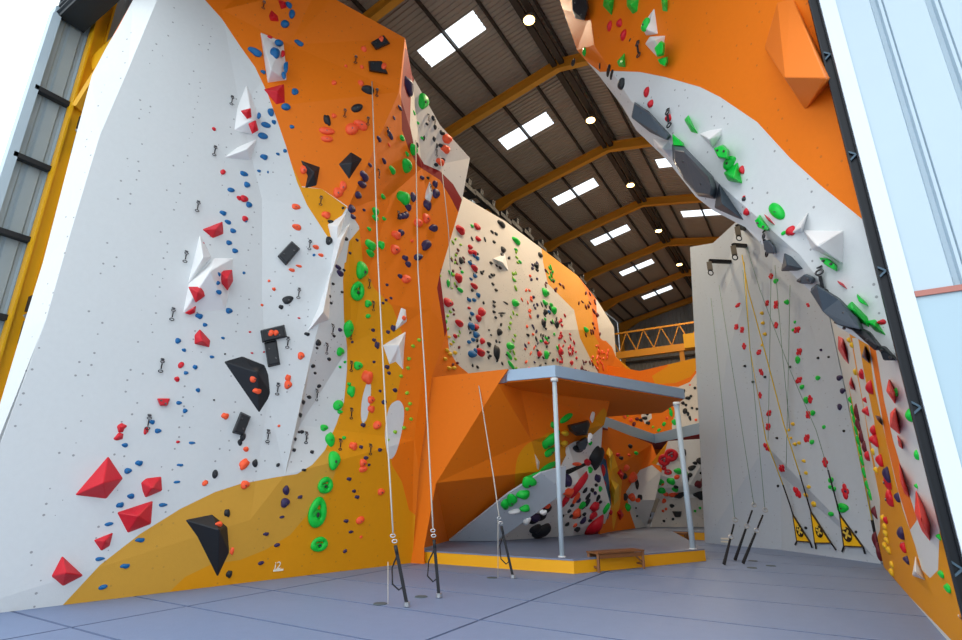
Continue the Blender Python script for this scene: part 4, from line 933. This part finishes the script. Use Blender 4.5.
# the largest 300 stay objects of their own, the specks are gathered
HOLDS.sort(key=lambda r: -r[5]*r[6])
TINY += [r[0] for r in HOLDS[300:]]
cols = list(HC); vs = []; fs = []; mi = []
for o in TINY:
    n0 = len(vs); M = o.matrix_basis; me = o.data; ci = cols.index(me.name.split('_')[1].split('.')[0])
    vs += [tuple(M @ v.co) for v in me.vertices]
    for p in me.polygons: fs.append(tuple(i+n0 for i in p.vertices)); mi.append(ci)
    for c in list(o.children): bpy.data.objects.remove(c)
    bpy.data.objects.remove(o)
o = meshobj('small_climbing_holds', vs, fs, [HC[c] for c in cols], None, True, mids=mi)
tag(o, 'all the smallest scattered coloured climbing holds and footholds on the walls', 'climbing holds', kind='stuff')

# ------------------------------------------------------------------ quickdraws
def quickdraw(wall, x, y, label, group, s=1.0):
    p, n = wall.hit(x, y); q = p+n*.05
    t = empty('quickdraw', tuple(p)); tag(t, label, 'quickdraw', group)
    m = MB(); m.bar(p-n*.01+Vector((0,0,.03)), p+n*.05, .05, .02); m.build('hanger', BOLT, t)
    m = MB(); m.torus(q+Vector((0,0,-.05*s)), n, Vector((0,0,1)), .04*s, .011*s, .6); m.build('carabiner', BOLT, t, True)
    m = MB(); m.bar(q+Vector((0,0,-.09*s)), q+Vector((0,0,-.22*s)), .03*s, .014*s); m.build('sling', WEB, t)
    m = MB(); m.torus(q+Vector((0,0,-.27*s)), n, Vector((0,0,1)), .045*s, .011*s, .6); m.build('carabiner', DK, t, True)
DR = [('leftmost line of quickdraws, white wall', [(232,97),(215,147),(198,202),(186,252),(173,309),(162,360),(149,416)]),
      ('second line of quickdraws, left of the prow', [(321,197),(310,241),(299,289),(288,338),(278,384),(268,431)]),
      ('quickdraw line on the grey shaded facet', [(332,325),(326,344),(316,390),(306,433)]),
      ('high line of quickdraws, upper orange panel', [(264,2),(356,57),(377,90),(368,118),(345,110)]),
      ('quickdraw line right of the ochre crease', [(351,362),(350,330),(369,280),(373,302),(351,409),(340,440),(370,445),(378,170),(387,128),(398,212)]),
      ('quickdraw line on the pale upper panel', [(428,115),(434,120),(436,150),(430,185)])]
for g, pts in DR:
    for i, (x, y) in enumerate(sorted(pts, key=lambda q: q[1])):
        quickdraw(L1, x, y, 'quickdraw %s down the %s' % (ordn(i), g), g, .8)
for i, (x, y) in enumerate([(639,42),(669,110),(766,231),(821,268)]):
    quickdraw(OH, x, y, ['quickdraw beside the lower white shard on the orange overhang','quickdraw on the upper white part of the overhang','quickdraw hanging by the green crease lobe','quickdraw hanging near the green slab under the prism'][i], 'quickdraws on the overhang', 1.3)

# ------------------------------------------------------------------ ropes with ground straps
def between(P, Q, x, y, t):
    """point on the sight line (x, y) at the depth a share t of the way from P to Q"""
    d0 = (P-CAM).dot(FW); d1 = (Q-CAM).dot(FW); inv = (1-t)/d0+t/d1; d = ray(x, y); return CAM+d*(1/inv)/d.dot(FW)
def strap_rope(pts, strap0, floor, label_r, label_s, topwall, r=.014, ropem=ROPE, top3=None, ringpt=None):
    P = top3 if top3 is not None else (lambda h: h[0]+h[1]*.15)(topwall.hit(*pts[0])); Q = onZ(*floor, .03)
    L = [P]; tot = pts[0][1]-floor[1]
    for (x, y) in pts[1:]+[strap0]:
        L.append(between(P, Q, x, y, (pts[0][1]-y)/tot))
    m = MB(); m.tube(L, r, 6); o = m.build('climbing_rope', ropem, None, True, loc=L[-1]); tag(o, label_r, 'rope')
    S = L[-1]; t = empty('ground_strap', tuple(Q)); tag(t, label_s, 'strap')
    side = RT
    m = MB(); m.torus(S+Vector((0,0,-.04)), FW, Vector((0,0,1)), .04, .01, .6); m.build('carabiner', STEEL, t, True)
    mid = S.lerp(Q, .3); m = MB(); m.torus(S.lerp(Q, .12), FW, Vector((0,0,1)), .04, .01, .6); m.build('carabiner', STEEL, t, True)
    m = MB(); m.tube([S.lerp(Q, .18), mid], .028, 8); m.build('grip', DK, t, True)
    m = MB(); m.bar(mid, Q, .05, .02, tuple(FW)); m.build('webbing', WEB, t)
    lo = [S.lerp(Q, .35)-side*.02, S.lerp(Q, .5)-side*.12, S.lerp(Q, .72)-side*.16, S.lerp(Q, .8)-side*.08, S.lerp(Q, .76)-side*.01]
    m = MB(); m.tube(lo, .013, 6); m.build('loop', WEB, t, True)
    m = MB(); m.tube([Q+Vector((0,0,-.02)), Q+Vector((0,0,.04))], .045, 10); m.build('foot_clip', STEEL, t)
    return S
strap_rope([(371,86),(378,260),(385,400),(390,480)], (393,533), (407,605), 'pale rope running from the upper orange panel to the nearest strap', 'black floor strap of the rope nearest the front, with loop', L1)
strap_rope([(411,140),(418,270),(425,375),(430,470)], (433,528), (439,596), 'pale rope passing the left corner of the orange block', 'black floor strap hanging just left of the yellow platform edge', L1)
strap_rope([(477,374),(486,430),(494,480)], (499,516), (513,577), 'pale thin rope hanging across the orange block face', 'black floor strap leaning in front of the yellow platform edge', L1, top3=onp(477,374,a3+bn*.1,bn))
P_, n_ = L1.hit(438,158); Q_, n2_ = L1.hit(436,370)
m = MB(); m.tube([P_+n_*.12, between(P_, Q_, 446, 230, .4)+n_*.12, between(P_, Q_, 449, 290, .7)+n_*.1], .012, 6); tag(m.build('climbing_rope', ROPE, None, True, loc=P_), 'thin slack rope hanging from the pale upper panel', 'rope')
q = onZ(388,604,.02); m = MB(); m.tube([between(P_, q, 388, 562, .9), q], .006, 5); tag(m.build('climbing_rope', ROPE, None, True, loc=q), 'thin cord dropping to the floor plate left of the nearest strap', 'rope')
q = onZ(498,578,.02); m = MB(); m.tube([onY(498,520,q.y), q], .006, 5); tag(m.build('climbing_rope', ROPE, None, True, loc=q), 'thin cord hanging beside the leaning strap by the platform', 'rope')
for x, y, lab in ((380,604,'dark floor plate at the foot of the nearest rope'),(421,597,'dark floor plate left of the second strap'),(492,578,'dark floor plate before the yellow platform edge'),
                  (753,561,'dark floor plate nearest the grey wall straps'),(771,566,'dark floor plate right of the three straps'),(752,568,'dark floor plate in front of the three straps')):
    q = onZ(x, y); m = MB(); m.tube([q, q+Vector((0,0,.012))], [.11, .1], 16); tag(m.build('anchor_plate', mat('plate_rubber', (70, 84, 92), .7), None, loc=q), lab, 'floor plate')
for i, (tp, s0, fl_, nm) in enumerate([((690,300),(735,520),(724,564),'left'),((716,262),(754,505),(735,560),'middle'),((738,246),(765,510),(743,563),'right')]):
    q = onZ(*fl_, .03); T = onY(*((709,280),(716,266),(741,250))[i], 18.2)
    S = between(T, q, s0[0], s0[1], .82)
    m = MB(); m.tube([S+(T-S)*.9+Vector((0,0,0)), S], .008, 5); tag(m.build('climbing_rope', ROPG, None, True, loc=S), '%s thin grey rope hanging down the pale side of the grey wall' % nm, 'rope')
    t = empty('ground_strap', tuple(q)); tag(t, '%s one of three black floor straps leaning before the grey wall' % nm, 'strap')
    m = MB(); m.torus(S, FW, Vector((0,0,1)), .06, .014, .8); m.build('carabiner', STEEL, t, True)
    m = MB(); m.bar(S.lerp(q, .1), S.lerp(q, .35), .035, .02, tuple(FW)); m.build('sling', DK, t)
    m = MB(); m.torus(S.lerp(q, .4), FW, Vector((0,0,1)), .06, .014, .8); m.build('carabiner', STEEL, t, True)
    m = MB(); m.tube([S.lerp(q, .45), q], [.025, .038], 8); m.build('webbing', WEB, t)

# ------------------------------------------------------------------ auto-belay gates, tapes and top arms
GY = mat('gate_banner', (244, 190, 20), .55, mottle=.02); EM = mat('gate_emblem', (44, 26, 14), .6); SP = mat('gate_spot', (226, 196, 80), .6)
gates = [((793,515),(797,541),(810,542),(795,545),(812,548),(799.7,531),'left gate banner, leaning against the grey wall'),
         ((811,512),(815,543),(831,543),(816,549),(836,550),(819,531.6),'middle gate banner, leaning against the grey wall'),
         ((840,515),(844,546),(863,547),(842,552),(865,554),(847,534.4),'right gate banner, biggest, leaning against the grey wall')]
for i, (tip, bl_, br_, fl0, fl1, ec, lab) in enumerate(gates):
    f0 = hito(GW, *fl0, .06); f1 = hito(GW, *fl1, .06); nrm = GW.hit(*ec)[1]
    Bl = onp(*bl_, f0, nrm); Br = onp(*br_, f0, nrm); T = onp(*tip, f0, nrm); tip_l = T
    t = empty('belay_gate', tuple(f0.lerp(f1, .5))); tag(t, 'yellow triangular '+lab, 'belay gate', 'auto-belay gates at the grey wall')
    m = MB(); m.add([Bl+nrm*.01, Br+nrm*.01, T+nrm*.01, Bl-nrm*.01, Br-nrm*.01, T-nrm*.01], [(0,1,2),(5,4,3),(0,3,4,1),(1,4,5,2),(2,5,3,0)]); m.build('banner', GY, t)
    m = MB()
    for a_, b_ in ((Bl, Br), (Br, T), (T, Bl)): m.bar(a_, b_, .03, .035, tuple(nrm))
    m.build('edging', WEB if i < 0 else mat('gate_edge', (70, 54, 30), .7), t)
    E = onp(*ec, f0+nrm*.022, nrm); up_ = (T-(Bl+Br)/2).normalized(); rt_ = up_.cross(nrm).normalized()
    rx = (3.6 if i < 2 else 4.6)*(E-CAM).length/F; ry = (6 if i < 2 else 7.5)*(E-CAM).length/F
    ex, ey = (3.5, 6.2) if i < 2 else (4.6, 7.6)
    vs = [onp(ec[0]+ex*math.cos(2*math.pi*k/24)+ey*.22*math.sin(2*math.pi*k/24), ec[1]+ey*math.sin(2*math.pi*k/24), f0+nrm*.022, nrm) for k in range(24)]
    m = MB(); m.add(vs, [tuple(range(24))]); em = m.build('emblem', EM, t)
    m = MB(); E2 = E+nrm*.006
    for sx_, sy_ in ((-1, 1), (1, 1)):
        m.bar(E2-rt_*rx*.55*sx_-up_*ry*.35*sy_, E2+rt_*rx*.55*sx_+up_*ry*.35*sy_, .05, .004, tuple(nrm))
    m.bar(E2-rt_*rx*.3+up_*ry*.6, E2+rt_*rx*.3+up_*ry*.6, .05, .004, tuple(nrm))
    m.build('emblem_sign', SP, t)
    m = MB(); m.bar(onp(*bl_, f0, nrm), f0, .04, .02, tuple(nrm)); m.build('foot_strap', WEB, t)
    m = MB(); m.bar(onp(*br_, f0, nrm), f1, .04, .02, tuple(nrm)); m.build('foot_strap', WEB, t)
    path = [[(790,505),(783,485),(766,440),(750,350),(744,262)], [(806,495),(800,475),(784,425),(765,352),(748,290),(742,255)], [(836,500),(828,470),(816,430),(790,370),(760,290),(747,248)]][i]
    Lp = [tip_l]
    for k, (x, y) in enumerate(path):
        Lp.append(hito(GW, x, y, .15+.1*k))
    m = MB(); m.tube(Lp[:3], .02, 6); tag(m.build('belay_tape', WEB, None, True, loc=tip_l), ['dark lower tape above the left gate banner','dark lower tape above the middle gate banner','dark lower tape above the right gate banner'][i], 'tape')
    m = MB(); m.tube(Lp[2:], .017 if i < 2 else .008, 6); tag(m.build('climbing_rope', ROPY if i < 2 else ROPG, None, True, loc=Lp[2]), ['yellow rope rising from the left gate banner','yellow rope rising from the middle gate banner','thin grey-green rope rising from the right gate banner'][i], 'rope')
for k, (x0, y0, x1, y1, lab) in enumerate([(771,285,768,440,'thin green rope hanging left of the upper red holds'),(775,280,790,430,'second thin green rope beside the upper red holds'),(790,300,786,470,'thin green rope right of the twin red holds')]):
    Lp = []
    for (x, y) in ((x0, y0-15), ((x0+x1)/2, (y0+y1)/2), (x1, y1)):
        Lp.append(hito(GW, x, y, .25))
    m = MB(); m.tube(Lp, .008, 5); tag(m.build('climbing_rope', ROPG, None, True, loc=Lp[-1]), lab, 'rope')
# corner rope and tapes by the right wall
h0, n0 = GW.hit(838,335); h1, n1 = GW.hit(872,520)
m = MB(); m.tube([hito(GW,838,335,.2), hito(GW,852,420,.2), hito(GW,872,520,.2)], .016, 6); tag(m.build('climbing_rope', ROPY, None, True, loc=h1), 'yellow rope in the corner of the grey and right walls', 'rope')
m = MB(); m.tube([hito(GW,872,520,.2), hito(GW,877,545,.2), hito(GW,881,558,.2)], .03, 6); tag(m.build('belay_tape', WEB, None, True, loc=h1), 'dark tape ending the corner rope near the floor', 'tape')
for (xa, ya, xb, yb, lab) in ((731,262,709,261,'lowest black top-rope arm on the grey wall'),(746,246,733,245,'middle black top-rope arm on the grey wall'),(745,229,737,226,'highest black top-rope arm under the overhang')):
    h_, n_ = GW.hit(xa, ya); e_ = onp(xb, yb, h_+n_*.7, n_); s_ = h_
    t = empty('belay_pulley', tuple(h_)); tag(t, lab, 'pulley')
    m = MB(); m.bar(s_, e_, .1, .12); m.build('bracket_arm', BK, t)
    m = MB(); m.box((e_.x-.08, e_.y-.08, e_.z-.35), (e_.x+.08, e_.y+.08, e_.z-.05)); m.build('belay_housing', mat('belay_case', (120, 112, 96), .5), t)
    m = MB(); m.torus(e_+Vector((0,0,-.45)), FW, Vector((0,0,1)), .09, .02); m.build('carabiner', DK, t, True)
# painted mark low on the ochre wall and on the grey wall
def text(body, wall, x, y, size, parent, m):
    cu = bpy.data.curves.new('lettering', 'FONT'); cu.body = body; cu.size = size; cu.extrude = .003; cu.align_x = 'CENTER'
    cu.materials.append(m); o = bpy.data.objects.new('lettering', cu)
    p, n = wall.hit(x, y); v = Vector((0, 0, 1)); v = (v-n*v.dot(n)).normalized(); u = v.cross(n)
    M = Matrix((u, v, n)).transposed().to_4x4(); COL.objects.link(o)
    dg = bpy.context.evaluated_depsgraph_get(); me = bpy.data.meshes.new_from_object(o.evaluated_get(dg)); bpy.data.objects.remove(o)
    o = bpy.data.objects.new('lettering', me); o.matrix_world = Matrix.Translation(p+n*.012) @ M; COL.objects.link(o); return o
wm = mat('white_lettering', (238, 232, 214), .6)
o = text('i2', L1, 277, 569, .2, None, wm); o.name = 'wall_logo'; tag(o, 'small white lettering low on the ochre wall above the floor', 'logo')
p0, n0 = L1.hit(273, 570.5); p1, n1 = L1.hit(283, 569.5); m = MB(); m.bar(p0+n0*.01, p1+n1*.01, .01, .035); b = m.build('underline', wm); b.parent = o; b.matrix_parent_inverse = o.matrix_basis.inverted()
p0, n0 = GW.hit(721, 541); t = empty('wall_logo', tuple(p0)); tag(t, 'small white mark low on the pale grey wall side', 'logo')
for yy in (538.5, 541.5):
    a_, n_ = GW.hit(721, yy); b_, _ = GW.hit(729, yy+.3); m = MB(); m.bar(a_+n_*.01, b_+n_*.01, .01, .05); m.build('mark_bar', wm, t)
# bright edge strip of the grey wall beside the boulders
a_ = onZ(718.5, 546); 
m = MB(); p0, n0 = GW.hit(706, 430); g0 = onZ(705, 543); 

# ------------------------------------------------------------------ daylight
w = bpy.data.worlds.new('world'); SC.world = w; w.use_nodes = True
bg = w.node_tree.nodes['Background']; bg.inputs[0].default_value = (.86, .94, 1.0, 1); bg.inputs[1].default_value = 1.55
sd = bpy.data.lights.new('sun', 'SUN'); sd.energy = .8; sd.angle = math.radians(40); sd.color = (1, .98, .95)
so_ = bpy.data.objects.new('sun', sd); link(so_); so_.rotation_euler = (math.radians(52), 0, math.radians(-18))
vs_ = SC.view_settings; vs_.view_transform = 'Standard'; vs_.look = 'None'; vs_.gamma = 1; vs_.exposure = .35; vs_.use_curve_mapping = False
